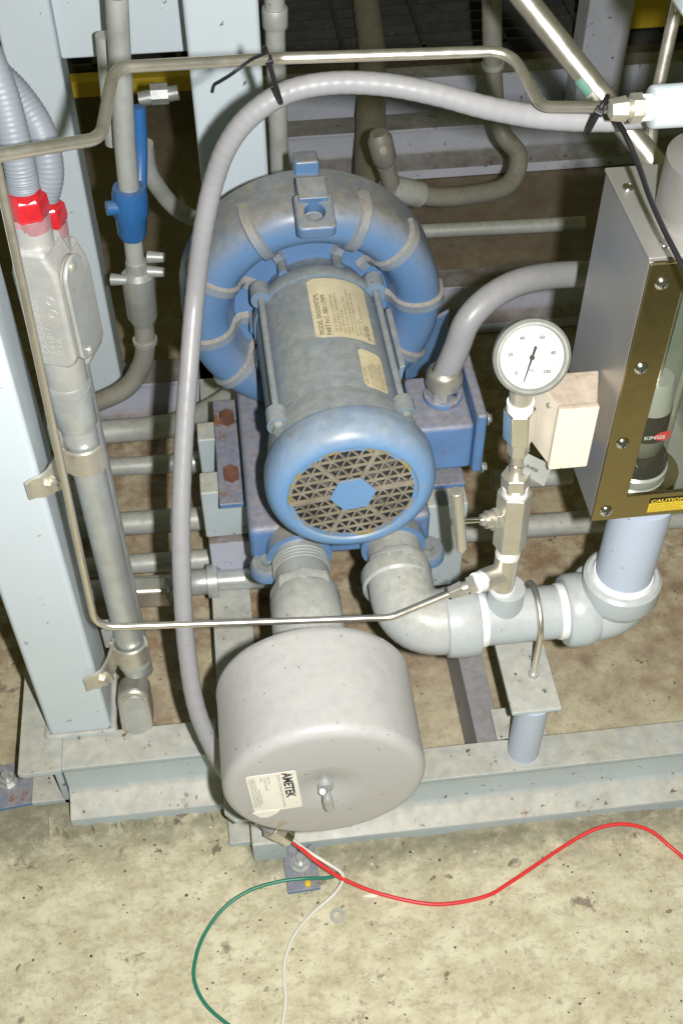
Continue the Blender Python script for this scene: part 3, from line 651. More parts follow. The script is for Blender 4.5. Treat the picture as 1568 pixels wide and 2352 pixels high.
# grey hose feeding the terminal box
t = thing('motor_conduit', 'thick grey flexible conduit arching from the terminal box to behind the meter', 'conduit', (.225, .945, .41))
cb = V((.222, .945, .413))
mb = MB(); mb.lathe(cb, (0, 0, 1), [(0, 0), (0, .021), (.003, .022), (.006, .021), (.006, .0)], 28); part('lock_nut', mb, 'bluedirty', t)
mb = MB(); mb.cyl(cb+V((0, 0, .006)), cb+V((0, 0, .02)), .0185, n=8); part('connector', mb, 'chrome', t, .0015)
mb = MB(); mb.lathe(cb+V((0, 0, .02)), (0, 0, 1), [(0, .012), (0, .0205), (.016, .0205), (.02, .017), (.024, .015)], 10); part('connector_nut', mb, 'fitting', t, .001)
pts = [cb+V((0, 0, .03)), P(1048, 800, Y=.95), P(1075, 735, Y=.955), P(1130, 680, Y=.97), P(1210, 643, Y=.99), P(1330, 630, Y=1.02), P(1480, 640, Y=1.05)]
mb = MB(); mb.tube(spline(pts, 10), .0145, 20); part('hose', mb, 'hose', t)

# ------------------------------------------------------------------ intake pipe and filter can
I_ = thing('intake_pipe', 'short grey intake coupling between the blower port and the filter can', 'pipe', (.048, .75, .25))
mb = MB(); mb.cyl((.049, .79, .281), (.049, .846, .28), .0305, n=32); part('threaded_nipple', mb, 'galv', I_)
mb = MB()
for k in range(4): mb.torus((.049, .836-k*.0045, .28), (0, 1, 0), .0308, .0013, 32, 6)
part('thread', mb, 'galv', I_)
mb = MB(); mb.lathe((.049, .80, .281), (0, -1, 0), [(0, .028), (0, .037), (.010, .0385), (.020, .038)], 8); part('hex_collar', mb, 'pvcdirty', I_, .0015)
mb = MB(); mb.lathe((.049, .786, .281), (0, -1, 0), [(0, .03), (0, .0365), (.004, .0385), (.045, .0390), (.055, .0385), (.125, .0375), (.125, .02)], 40); part('coupling', mb, 'pvcdirty', I_)
FX, FZ, FR = .046, .289, .0985
F_ = thing('filter_can', 'round grey intake filter can with a wing bolt and paper label', 'filter', (FX, .61, FZ-FR))
prof = [(.668, 0), (.668, FR*.985), (.665, FR), (.660, FR*1.008), (.657, FR), (.572, FR), (.566, FR*.992)]
prof[-1] = (.561, FR*.998)
for i in range(1, 9): a = PI/2*i/8; prof.append((.561-.0115*math.sin(a), FR*.998-.0115*(1-math.cos(a))))
prof += [(.5488, FR*.78), (.5484, .040), (.5485, .037), (.5496, .031), (.5500, .022), (.5528, .014), (.5532, 0)]
mb = MB(); mb.lathe((FX, 0, FZ), axis, prof, 96); part('can', mb, 'filter', F_)
mb = MB(); mb.cyl((FX, .5535, FZ), (FX, .5475, FZ), .0075, n=16); mb.lathe((FX, .5475, FZ), (0, -1, 0), [(0, .004), (.014, .004), (.0155, .002), (.0155, 0)], 14)
mb.tube(spline([(FX-.001, .545, FZ-.002), (FX+.001, .540, FZ-.009), (FX+.002, .538, FZ-.017), (FX+.002, .5375, FZ-.021)], 5), lambda t: .0036+.0016*math.sin(t*3), 12)
mb.tube(spline([(FX-.001, .545, FZ+.002), (FX-.003, .541, FZ+.007), (FX-.004, .539, FZ+.011)], 5), lambda t: .0040-.0008*t, 12)
part('wing_bolt', mb, 'galv', F_)
yl = .5478
c_ = [P(563.7, 1785.7, Y=yl), P(676.6, 1766.5, Y=yl), P(697, 1853, Y=yl), P(584, 1866, Y=yl)]
# label as a rectangle close to those corners, standing just proud of the lid
o_ = (c_[0]+c_[1]+c_[2]+c_[3])/4; ux = V(((c_[1]-c_[0]).x+(c_[2]-c_[3]).x, 0, (c_[1]-c_[0]).z+(c_[2]-c_[3]).z)).normalized(); uz_ = V((-ux.z, 0, ux.x))
hw, hh = .0235, .0355
def lid(u, v, k=0): p = o_+ux*u+uz_*v; return V((p.x, yl-.0006-k, p.z))
def rrect(hw, hh, r, n=4):
    pt = []
    for cx, cy, a0 in ((hw-r, hh-r, 0), (-hw+r, hh-r, 90), (-hw+r, -hh+r, 180), (hw-r, -hh+r, 270)):
        for i in range(n+1): a = math.radians(a0+90*i/n); pt.append((cx+r*math.cos(a), cy+r*math.sin(a)))
    return pt
mb = MB(); mb.prism([lid(u, v) for u, v in rrect(hw, hh, .002)], (0, .0004, 0)); LB = part('paper_label', mb, 'label', F_, label='white paper label stuck on the filter lid')
# lettering runs down the label (top of the letters points right)
fx = lambda u0, v0: (lambda u, v: lid(u0+v, v0-u, .0003))
mb = MB(); text(mb, 'AMETEK', lambda u, v: lid(.0105+v*1.05, .0335-u*1.05, .0003), .0118, bold=.035); part('lettering', mb, 'ink', LB)
mb = MB(); mb.prism([lid(.0115, .0345, .0003), lid(.0145, .0345, .0003), lid(.0125, .0325, .0003)], (0, .0001, 0)); part('orange_mark', mb, 'orange', LB)
for u0, v0, s_t, sz in ((.0055, .032, 'ROTRON TECHNICAL MOTOR DIVISION', .0034), (-.004, .031, 'PART NO.', .0030), (-.0075, .031, '515132 FILTER ASM', .0030), (-.011, .031, 'DATE', .0030),
                        (-.0148, .010, 'REPLACEMENT ELEMENT', .0026), (-.0172, .031, 'CLEAN OR REPLACE FILTER WHEN RESTRICTED', .0026), (-.0194, .031, 'SEE SERVICE INSTRUCTIONS SUPPLIED WITH', .0026), (-.0216, .031, 'THE BLOWER FOR MAINTENANCE PROCEDURE', .0026)):
    mb = MB(); text(mb, s_t, fx(u0, v0), sz); part('lettering', mb, 'fadedink', LB)
mb = MB(); mb.prism([lid(-.026, -.034), lid(-.010, -.0335), lid(.001, -.0355), lid(-.002, -.041), lid(-.012, -.047), lid(-.019, -.0455)], (0, -.0003, 0)); part('torn_flap', mb, 'label', LB)

# ------------------------------------------------------------------ discharge piping
PY, PZ = .745, .265
D_ = thing('discharge_pipe', 'grey plastic discharge piping with two elbows from the blower to the meter', 'pipe', (.27, PY, PZ-.04))
mb = MB(); mb.cyl((.156, .80, .279), (.156, .848, .28), .0305, n=32); part('threaded_nipple', mb, 'galvdull', D_)
mb = MB(); mb.lathe((.156, .822, .279), (0, -1, 0), [(0, .029), (0, .036), (.008, .038), (.016, .0375)], 10); part('hex_collar', mb, 'pvcdirty', D_, .0015)
path = fillet([(.156, .812, .279), (.158, .748, .266), (.232, PY, PZ)], .045, 10)
mb = MB(); mb.tube(path, .0365, 32); part('elbow', mb, 'pvcdirty', D_)
mb = MB(); mb.lathe((.196, PY, PZ), (1, 0, 0), [(0, .036), (.002, .0385), (.012, .040), (.034, .040), (.037, .038), (.037, .02)], 36); part('socket', mb, 'pvc', D_)
mb = MB(); mb.lathe((.153, .79, .276), (0, 1, 0), [(0, .0365), (.003, .039), (.02, .0395), (.024, .0375), (.024, .02)], 36); part('socket', mb, 'pvcdirty', D_)
mb = MB(); mb.cyl((.22, PY, PZ), (.335, PY, PZ), .0300, n=36); part('pipe_run', mb, 'pvc', D_)
for x in (.233, .322):
    mb = MB(); mb.lathe((x, PY, PZ), (1, 0, 0), [(0, .029), (0, .0308), (.003, .0316), (.007, .0312), (.009, .0304), (.009, .029)], 36); part('thread_tape', mb, 'tape', D_)
mb = MB(); mb.cyl((.262, PY, PZ), (.262, PY, PZ+.052), .0205, .0195, n=28); part('tee_branch', mb, 'pvc', D_)
RX = .388; zt_low = P(1365, 1197, Y=.718).z-.004
path = fillet([(.332, PY, PZ), (RX, PY, PZ), (RX, PY, PZ+.05)], .04, 10)
mb = MB(); mb.tube(path, .0365, 32); part('elbow', mb, 'pvc', D_)
mb = MB(); mb.lathe((.330, PY, PZ), (1, 0, 0), [(0, .02), (0, .038), (.003, .0405), (.02, .0415), (.028, .040), (.034, .0365)], 36); part('socket', mb, 'pvc', D_)
mb = MB(); mb.lathe((RX, PY, PZ+.055), (0, 0, -1), [(0, .02), (0, .038), (.003, .0415), (.024, .0425), (.032, .040), (.038, .0365)], 36); part('socket', mb, 'pvc', D_)
mb = MB(); mb.lathe((RX, PY, PZ+.052), (0, 0, 1), [(0, .03), (0, .034), (.005, .0335), (.009, .0312), (.009, .03)], 36); part('thread_tape', mb, 'tape', D_)
mb = MB(); mb.cyl((RX, PY, PZ+.03), (RX, PY, zt_low), .0302, n=36); part('riser', mb, 'pvcblue', D_)
mb = MB(); mb.obox((RX-.01, PY+.02, PZ), (.028, 0, 0), (0, .03, 0), (0, 0, .024)); part('rear_socket', mb, 'pvc', D_, .015, seg=4)
# U-bolt
ub = thing('u_bolt', 'steel U-bolt over the plastic pipe on the support bracket', 'u-bolt', (.296, PY, .2))
pts = [(.296, PY-.037, .196)]+[(.296, PY-.0345*math.cos(a), PZ+.0345*math.sin(a)) for a in [PI*i/14 for i in range(15)]]+[(.296, PY+.037, .196)]
mb = MB(); mb.tube(pts, .0036, 12); part('rod', mb, 'stainless', ub)
mb = MB(); mb.cyl((.296, PY-.037, .2), (.296, PY-.037, .2055), .0062, n=6); part('nut', mb, 'galv', ub)

# ------------------------------------------------------------------ gauge column
def cx(py):
    T = [(905, 1196), (960, 1192), (1020, 1190), (1105, 1183), (1190, 1180), (1310, 1158), (1400, 1145)]
    for (a, b), (c, d) in zip(T, T[1:]):
        if py <= c: return b+(d-b)*(py-a)/(c-a)
    return T[-1][1]
GC = lambda py: P(cx(py), py, Y=PY)
def seg(name, m, par, y0, y1, r, n=24, bevel=0., r1=None):
    r *= 1.1
    mb = MB(); mb.cyl(GC(y1), GC(y0), r, r1, n=n, ref=(.35, -1, 0)); return part(name, mb, m, par, bevel)
T_ = thing('tube_tee', 'steel tee fitting screwed into the plastic pipe below the valve', 'tee fitting', GC(1365))
seg('thread_tape', 'tape', T_, 1345, 1366, .0120)
seg('body', 'fitting', T_, 1268, 1345, .0115)
a, b = GC(1315), P(1082, 1343, Y=.722)
mb = MB(); mb.cyl(a, a*.28+b*.72, .0125, n=8); part('branch', mb, 'fitting', T_, .002)
mb = MB(); mb.cyl(a*.30+b*.70, a*.14+b*.86, .0110, n=20); part('thread_tape', mb, 'tape', T_)
VV = thing('needle_valve', 'hexagonal steel needle valve with a T-shaped handle under the gauge', 'valve', GC(1268))
seg('thread_tape', 'tape', VV, 1243, 1272, .0118)
seg('body', 'fitting', VV, 1128, 1250, .0158, 6, .0012)
seg('thread_tape', 'tape', VV, 1112, 1140, .0118)
a = GC(1190); b = P(1052, 1197, Y=.738)
d = (b-a).normalized(); l = (b-a).length
mb = MB(); mb.cyl(a+d*.010, a+d*.024, .0120, n=6); mb.cyl(a+d*.024, a+d*.031, .0092, n=20); mb.cyl(a+d*.031, a+d*.036, .006, n=16); part('packing_nut', mb, 'fitting', VV, .0006)
mb = MB(); mb.cyl(a+d*.03, b, .0028, n=12); part('stem', mb, 'chrome', VV)
h0, h1 = P(1047, 1128, Y=.738), P(1058, 1258, Y=.738)
mb = MB(); mb.cyl(h0, h1, .0064, n=20); part('handle', mb, 'fitting', VV, .0008)
mb = MB(); mb.cyl(h1, h1+(h1-h0).normalized()*.005, .0038, n=12); part('handle_tip', mb, 'fitting', VV)
ax_ = (GC(1140)-GC(1240)).normalized()
f0 = GC(1235); side = V((1, -.35, 0)).normalized(); fn_ = V((-.35, -1, 0)).normalized()
for k, s_t in enumerate(('PLX500', 'SS-316')):
    th = math.radians(-120+60*k); nrm = V((math.cos(th), math.sin(th), 0)); tg = V((-math.sin(th), math.cos(th), 0))
    mb = MB(); text(mb, s_t, lambda u, v: f0+nrm*.0153-tg*(v-.003)+ax_*(u+.006), .0075); part('lettering', mb, 'cast', VV)
G_ = thing('pressure_gauge', 'round white-faced pressure gauge on top of the valve column', 'gauge', GC(1112))
seg('hex_bushing', 'fitting', G_, 1088, 1118, .0130, 6, .001)
seg('neck', 'fitting', G_, 1030, 1090, .0058)
seg('hex_nipple', 'fitting', G_, 1002, 1038, .0098, 6, .0008)
seg('coupling_hex', 'chrome', G_, 938, 1005, .0138, 6, .0015)
seg('thread_tape', 'tape', G_, 922, 940, .0112)
seg('stem', 'fitting', G_, 888, 924, .0095)
gc = P(1218, 818, Y=.735); gn = (CAM-gc).normalized(); gn = (gn+V((.20, -.05, -.22))).normalized()
gu = V((0, 0, 1)); gu = (gu-gu.dot(gn)*gn).normalized(); gr = gu.cross(gn)
mb = MB(); mb.lathe(gc, gn, [(-.024, 0), (-.024, .024), (-.022, .028), (-.002, .0295), (.0, .0325), (.003, .0335), (.0065, .0330), (.0088, .0305), (.0088, .0285), (.006, .0272)], 64); part('case', mb, 'bezel', G_)
mb = MB(); mb.lathe(gc, gn, [(.0045, 0), (.0045, .0275), (.001, .0275)], 56); DL = part('dial', mb, 'dial', G_)
mb = MB()
for k in range(51):
    a = math.radians(225-270*k/50); e = gr*math.cos(a)+gu*math.sin(a); s = gn.cross(e); r0, r1 = (.0218, .0255) if k % 5 == 0 else (.0235, .0255)
    mb.obox(gc+gn*.00465+e*(r0+r1)/2, e*(r1-r0)/2, s*.00012, gn*.00005)
part('tick_marks', mb, 'ink', DL, smooth=False)
mb = MB()
for k in range(0, 11, 2):
    a = math.radians(225-270*k/10); c0 = gc+gn*.0047+(gr*math.cos(a)+gu*math.sin(a))*.0185; text(mb, str(k*10), lambda u, v: c0+gr*u+gu*(v-.0012), .0042, 'CENTER', bold=.02)
text(mb, 'PSI', lambda u, v: gc+gn*.0047+gr*u+gu*(v-.0125), .0036, 'CENTER')
part('lettering', mb, 'ink', DL)
a = math.radians(252); e = gr*math.cos(a)+gu*math.sin(a); s = gn.cross(e)
mb = MB(); mb.prism([gc+gn*.0058-e*.010+s*.0012, gc+gn*.0058-e*.010-s*.0012, gc+gn*.0058+e*.022-s*.0003, gc+gn*.0058+e*.022+s*.0003], gn*.0004); mb.cyl(gc+gn*.0056, gc+gn*.0066, .0022, n=14); part('needle', mb, 'ink', DL)
mb = MB(); mb.lathe(gc, gn, [(.0076, 0), (.0076, .0282)], 48); part('glass', mb, 'glass', G_)
tg_ = thing('metal_tag', 'small grey metal tag wired below the gauge', 'tag', P(1230, 1080, Y=.75))
q = [P(1205, 1040, Y=.748), P(1268, 1070, Y=.752), P(1248, 1117, Y=.742), P(1197, 1085, Y=.742)]
mb = MB(); mb.prism(q, (.0003, .0008, .0)); part('plate', mb, 'graytag', tg_)
ex = (q[1]-q[0]).normalized(); ey = (q[0]-q[3]).normalized(); mb = MB(); text(mb, 'PI-9020', lambda u, v: q[3]+ex*(.0055+u)+ey*(.007+v)+(CAM-q[3]).normalized()*.0022, .0052, bold=.02); part('lettering', mb, 'ink', tg_)
mb = MB(); mb.torus(GC(1062), (.2, .1, 1), .0085, .0007, 24, 6); part('wire_loop', mb, 'chrome', tg_)

# ------------------------------------------------------------------ flow meter
MX, MX1, MY0, MY1 = .326, .452, .718, .850
zb, zt = P(1365, 1197, Y=MY0).z, P(1492, 610, Y=MY0).z
Mt = thing('flow_meter', 'tall steel flow meter box with a clear window at the right edge', 'flow meter', (RX, .78, zb))
tk = .004
mb = MB(); mb.box(MX, MX+tk, MY0+.004, MY1, zb+.002, zt); part('side_panel', mb, 'meterside', Mt, .001)
mb = MB(); mb.box(MX+tk, MX1, MY1-tk, MY1, zb+.002, zt); part('back_panel', mb, 'meterback', Mt)
mb = MB(); mb.box(MX1-tk, MX1, MY0+.004, MY1-tk, zb+.002, zt); part('side_panel', mb, 'meterside', Mt, .001)
mb = MB(); mb.box(MX-.001, MX1, MY0+.004, MY1+.002, zt, zt+.004); part('top_panel', mb, 'meterside', Mt, .001)
mb = MB(); mb.box(MX+tk, MX1-tk, MY0+.004, MY1-tk, zb+.002, zb+.006); part('bottom_panel', mb, 'meterside', Mt)
wx0, wz0, wz1 = P(1440, 1140, Y=MY0).x, P(1440, 1140, Y=MY0).z, zt-.03
wx1 = MX1-(wx0-MX)
# front plate: one ring with a rectangular opening
ou = [(MX, zb), (MX1, zb), (MX1, zt), (MX, zt)]; inr = [(wx0, wz0), (wx1, wz0), (wx1, wz1), (wx0, wz1)]
mb = MB(); vs = [(x, y, z) for y in (MY0, MY0+.004) for x, z in ou+inr]; fs = []
for k in range(4):
    k2 = (k+1) % 4; fs += [(k, k2, 4+k2, 4+k), (8+k, 12+k, 12+k2, 8+k2), (k, 8+k, 8+k2, k2), (4+k, 4+k2, 12+k2, 12+k)]
mb.add(vs, fs); part('front_plate', mb, 'plate', Mt, .0008)
mb = MB(); mb.box(wx0-.003, wx1+.003, MY0+.0045, MY0+.0075, wz0-.003, wz1+.003); part('window_pane', mb, 'glass', Mt)
for px, py in ((1521, 650), (1478, 845), (1440, 1017), (1403, 1172)):
    q = P(px, py, Y=MY0); q.x = MX+.0125
    mb = MB(); mb.lathe(q, (0, -1, 0), [(0, .006), (.001, .0062), (.003, .0045), (.0038, .002), (.0038, 0)], 20); SCW = part('screw', mb, 'chrome', Mt)
    mb = MB(); mb.obox(q+V((0, -.0039, 0)), (.0028, 0, .0006), (0, .0003, 0), (-.0001, 0, .0006)); mb.obox(q+V((0, -.0039, 0)), (.0006, 0, -.0001), (0, .0003, 0), (.0004, 0, .0028)); part('screw_slot', mb, 'darkin', SCW)
mb = MB(); mb.cyl((RX, .765, zb-.022), (RX, .765, zb+.02), .0345, n=40); part('lower_collar', mb, 'plate', Mt)
# inside: tube, fittings and float
TX, TY = .3775, .762
zz = lambda py: P(1500, py, Y=.742).z
def ins(name, m, prof): mb = MB(); mb.lathe((TX, TY, 0), (0, 0, 1), [(zz(y_), r_) for y_, r_ in prof], 40); return part(name, mb, m, Mt)
ins('tube_socket', 'satin', [(1165, .0), (1165, .031), (1112, .031), (1108, .029), (1108, 0)])
ins('seal_ring', 'satin', [(1108, .0), (1108, .0295), (1100, .0305), (1090, .0305), (1086, .028), (1086, 0)])
ins('seal_band', 'black', [(1086, .0), (1086, .0285), (1072, .0285), (1072, 0)])
ins('tube', 'acryl', [(1072, .0255), (700, .0255), (640, .0255)])
ins('float', 'black', [(1018, 0), (1018, .0208), (962, .0199), (962, 0)])
ins('float_base', 'bezel', [(1064, 0), (1062, .014), (1050, .020), (1018, .0206), (1018, 0)])
ins('float_cap', 'satin', [(962, 0), (962, .0197), (905, .0160), (900, .0145), (900, 0)])
ins('float_stem', 'stainless', [(900, 0), (900, .003), (650, .003), (650, 0)])
q = P(1496, 1004, Y=TY-.026)
mb = MB(); text(mb, 'KINGS', lambda u, v: V((q.x-.008+u*1.1, TY-.0272, q.z-.002+v)), .0064, bold=.015); part('lettering', mb, 'whiteprint', Mt)
mb = MB(); mb.prism([(q.x+.004, TY-.0266, q.z-.004), (q.x+.013, TY-.0266, q.z-.0055), (q.x+.0175, TY-.0266, q.z+.001), (q.x+.016, TY-.0266, q.z+.007), (q.x+.007, TY-.0266, q.z+.0055), (q.x+.001, TY-.0266, q.z+.001)], (0, .0003, 0)); part('red_mark', mb, 'redprint', Mt)
mb = MB()
for k in range(40): mb.box(TX+.024, TX+.030+(.003 if k % 5 == 0 else 0), TY-.030, TY-.0297, wz0+.10+k*.0035, wz0+.1008+k*.0035)
part('scale_marks', mb, 'whiteprint', Mt, smooth=False)
mb = MB(); mb.box(TX+.022, TX+.036, TY-.0295, TY-.027, wz0+.09, wz0+.25); part('scale_strip', mb, 'black', Mt)
# caution sticker
s0, s1 = P(1484, 1176, Y=MY0), P(1568, 1138, Y=MY0); sx0, sx1 = s0.x, s0.x+.036; sz0, sz1 = s0.z, s0.z+.019
mb = MB(); mb.box(sx0, sx1, MY0-.0006, MY0-.0001, sz0, sz0+.0125); part('sticker', mb, 'yellow', Mt, label='yellow caution sticker under the window')
mb = MB(); mb.box(sx0, sx1, MY0-.0006, MY0-.0001, sz0+.0127, sz1); part('sticker_band', mb, 'black', Mt)
mb = MB(); text(mb, 'CAUTION', lambda u, v: V(((sx0+sx1)/2+u*1.3, MY0-.0008, sz0+.0137+v)), .0058, 'CENTER', bold=.03); part('lettering', mb, 'yellow', Mt)
mb = MB()
for k, s_t in enumerate(('TO PREVENT INJURY DO NOT OPEN', 'REMOVE ANY SHIELDS. DO NOT', 'EXCEED MAXIMUM PRESSURE.', 'REVIEW SAFETY INSTRUCTIONS')):
    text(mb, s_t, lambda u, v: V((sx0+.0015+u*.98, MY0-.0008, sz0+.0095-k*.0028+v)), .0023)
part('lettering', mb, 'ink', Mt)
# upper collar and riser
mb = MB(); mb.lathe((RX+.006, .775, zt+.004), (0, 0, 1), [(0, .02), (0, .046), (.004, .047), (.05, .047), (.052, .04), (.052, .02)], 40); part('upper_collar', mb, 'meterside', Mt)
for px, py in ((1440, 432), (1525, 560)):
    q = P(px, py, Z=zt+.004); mb = MB(); mb.lathe(q, (0, 0, 1), [(0, .005), (.002, .0045), (.003, 0)], 14); part('screw', mb, 'chrome', Mt)
U_ = thing('outlet_riser', 'white plastic riser and tee leaving the top of the flow meter at the right edge', 'pipe', (RX+.006, .775, zt+.05))
mb = MB(); mb.cyl((RX+.006, .775, zt+.05), (RX+.006, .775, 1.0), .0302, n=32); part('pipe_run', mb, 'pvcwhite', U_)
mb = MB(); mb.cyl((RX+.006, .775, zt+.054), (RX+.006, .775, zt+.064), .0315, n=32); part('thread_tape', mb, 'tape', U_)
TE = P(1540, 243, Y=.765); ux_ = V((1, 0, 0))
mb = MB(); mb.lathe(TE+V((-.016, 0, 0)), ux_, [(0, 0), (0, .014), (.001, .0155), (.05, .016), (.07, .016)], 32); part('tee_branch', mb, 'pvcwhite', U_, ang=60)
mb = MB(); mb.cyl((RX+.006, .775, TE.z-.03), (RX+.006, .775, TE.z+.035), .037, n=32); part('tee_body', mb, 'pvcwhite', U_)
q = P(1562, 15, Y=.76); mb = MB(); mb.obox(q+V((.025, 0, .02)), (.03, 0, 0), (0, .02, 0), (0, 0, .022)); part('top_fitting', mb, 'pvcwhite', U_, .006)

# cream switch box on the meter's left side
wb = thing('switch_box', 'cream plastic box with a dusty top on the side of the flow meter', 'box', (.29, .745, .5))
x0, x1, z0, z1 = .277, .3115, .518, .592
mb = MB()
fr = [(x0, .728, z0), (x1, .728, z0), (x1, .728, z1), (x0, .728, z1)]; bk = [(x0-.013, .774, z0), (MX-.001, .774, z0), (MX-.001, .774, z1), (x0-.013, .774, z1)]
mb.add(fr+bk, [(0, 1, 2, 3), (7, 6, 5, 4), (0, 4, 5, 1), (1, 5, 6, 2), (2, 6, 7, 3), (3, 7, 4, 0)]); part('case', mb, 'cream', wb, .0025, seg=3)
mb = MB(); fr2 = [(x0-.0012, .724, z0-.0012), (x1+.0012, .724, z0-.0012), (x1+.0012, .724, z1+.0012), (x0-.0012, .724, z1+.0012)]
mb.prism(fr2, (0, .0075, 0)); part('lid', mb, 'cream', wb, .002, seg=3)
mb = MB(); q = V((x0-.0045, .742, z1-.009)); mb.lathe(q, (-1, -.28, 0), [(0, .0028), (.0016, .0026), (.0016, 0)], 12); part('screw', mb, 'fitting', wb)

# ------------------------------------------------------------------ stainless tubes
def tubing(name, pts, r, rad, label, m='stainless'):
    mb = MB(); mb.tube(fillet(pts, rad, 10), r, 16); return solo(name, mb, m, label, 'tube', ang=60)
zt1 = P(250, 1440, Y=.72).z
end = P(1078, 1345, Y=.722)
tubing('steel_tube', [P(31, 562, Y=.722)+(P(31, 562, Y=.722)-P(205, 1380, Y=.72))*.45, P(221, 1441, Y=.72), (P(900, 1418, Y=.72).x, .72, P(900, 1418, Y=.72).z), end], .0036, .022, 'thin steel tube running down the left and across in front of the filter neck')
cf = thing('compression_fitting', 'steel compression fitting at the end of the thin tube beside the tee', 'fitting', end)
d = (P(1082, 1343, Y=.722)-P(1010, 1372, Y=.72)).normalized()
mb = MB(); mb.cyl(end-d*.022, end-d*.007, .0078, .0092, n=6); part('nut', mb, 'fitting', cf, .0008)
mb = MB(); mb.cyl(end-d*.007, end+d*.005, .0068, n=16); mb.cyl(end-d*.001, end+d*.007, .0098, n=6); part('body', mb, 'fitting', cf)
up_ = [P(-60, 366, D=.75), P(0, 354, D=.76), P(215, 315, D=.81), P(262, 275, D=.83), P(272, 185, D=.85), P(325, 153, D=.87), P(620, 136, D=.93), P(1150, 118, D=.955), P(1190, 150, D=.955), P(1245, 240, D=.93), P(1400, 247, D=.875)]
up_ = [P(-60, 366, D=.75), P(232, 318, D=.82), P(262, 155, D=.85), P(640, 134, D=.93), P(1172, 117, D=.955), P(1243, 246, D=.925), P(1425, 247, D=.875)]
tubing('steel_tube', up_, .0046, .022, 'thicker bent steel tube crossing the top of the picture to the white tee')
d = V((1, 0, 0)); e0 = P(1395, 245, Y=.765)
cf = thing('compression_fitting', 'hexagonal steel fitting joining the upper tube to the white tee', 'fitting', e0)
q = P(1462, 245, Y=.765); TL = TE+V((-.016, 0, 0))
mb = MB(); mb.cyl(V((TL.x-.030, TL.y, TL.z)), V((TL.x-.018, TL.y, TL.z)), .0080, .0098, n=6); part('nut', mb, 'fitting', cf, .0008)
mb = MB(); mb.cyl(V((TL.x-.018, TL.y, TL.z)), V((TL.x-.015, TL.y, TL.z)), .007, n=16); mb.cyl(V((TL.x-.015, TL.y, TL.z)), V((TL.x-.006, TL.y, TL.z)), .0108, n=6); part('body', mb, 'fitting', cf)
mb = MB(); mb.cyl(V((TL.x-.007, TL.y, TL.z)), V((TL.x+.002, TL.y, TL.z)), .0098, n=24); part('thread_tape', mb, 'tape', cf)
# polished diagonal pipe with a green sticker
a, b = P(1190, -20, D=1.08), P(1545, 430, D=1.11)
dp = thing('diagonal_pipe', 'bright polished steel pipe slanting down at the upper right with a green sticker', 'pipe', (a+b)/2)
mb = MB(); mb.tube([a, b], .0112, 28); part('pipe_run', mb, 'stainless', dp)
d = (b-a).normalized(); tc_ = (CAM-(a+b)/2); tc_ = (tc_-tc_.dot(d)*d).normalized(); sd = d.cross(tc_)
for nm, f0_, f1_, m_ in (('sticker', .42, .49, 'greensticker'), ('sticker', .492, .575, 'label')):
    mb = MB(); n = 8; l = (b-a).length
    for i in range(n):
        vs = []
        for s_, k in ((f0_, i), (f0_, i+1), (f1_, i+1), (f1_, i)): an = math.radians(20+75*k/n); vs.append(a+d*l*s_+(tc_*math.cos(an)+sd*math.sin(an))*.0114)
        mb.add(vs, [(0, 1, 2, 3)])
    part(nm, mb, m_, dp)
mb = MB(); mb.tube([P(1568, -60, D=1.03), P(1500, 250, D=1.10), P(1482, 450, D=1.15)], .006, 14); solo('steel_rod', mb, 'stainless', 'thin upright steel rod behind the white tee at the right edge', 'rod')

# ------------------------------------------------------------------ grey flexible conduit, cable and ties
hp = [P(1500, 262, D=.93), P(1400, 275, D=.935), P(1250, 270, D=.955), P(1120, 248, D=.975), P(1000, 216, D=.985), P(880, 194, D=.99), P(760, 191, D=.995), P(660, 212, D=1.0), P(580, 262, D=1.01), P(525, 330, D=1.03), P(490, 420, D=1.06), P(465, 540, D=1.09), P(448, 680, D=1.13), P(434, 850, D=1.14), P(422, 1020, D=1.155), P(416, 1180, D=1.17), P(418, 1330, D=1.19), P(428, 1480, D=1.215), P(450, 1620, D=1.235), P(490, 1720, D=1.255), P(540, 1800, D=1.28), P(590, 1865, D=1.30), P(635, 1908, D=1.315)]
hs = spline(hp, 16)
mb = MB(); n_ = len(hs); mb.tube(hs, lambda t: .0096*(1+.013*math.sin(t*n_*1.6)), 18)
solo('flexible_conduit', mb, 'hose', 'long grey flexible conduit looping from upper right down the left of the blower', 'hose')
cn = thing('conduit_connector', 'steel conduit connector on the floor below the filter with loose wires', 'connector', P(655, 1915, D=1.32))
a, b = P(628, 1902, D=1.312), P(668, 1928, D=1.325); d = (b-a).normalized()
mb = MB(); mb.cyl(a-d*.004, a+d*.012, .0135, .0125, n=8); part('nut', mb, 'fitting', cn, .001)
mb = MB(); mb.lathe(a+d*.012, d, [(0, .006), (0, .0105), (.012, .0105), (.012, .0085), (.004, .0085)], 24); part('sleeve', mb, 'chrome', cn)
wst = a+d*.016
def wire(name, pts, m, label, r=.0021):
    mb = MB(); mb.tube(spline(pts, 9), r, 10); return solo(name, mb, m, label, 'wire')
zf = .0022
rw = [wst, P(690, 1948, Z=.05), P(735, 1985, Z=.035), P(790, 2020, Z=.02), P(880, 2055, Z=.006), P(1000, 2077, Z=zf), P(1110, 2060, Z=zf), P(1170, 2027, Z=zf), P(1240, 1980, Z=zf), P(1310, 1934, Z=.006), P(1370, 1903, Z=.012), P(1430, 1893, Z=.014), P(1490, 1907, Z=.010), P(1540, 1946, Z=zf), P(1590, 1990, Z=zf)]
wire('loose_wire', rw, 'redwire', 'red wire winding to the right across the concrete floor', .0023)
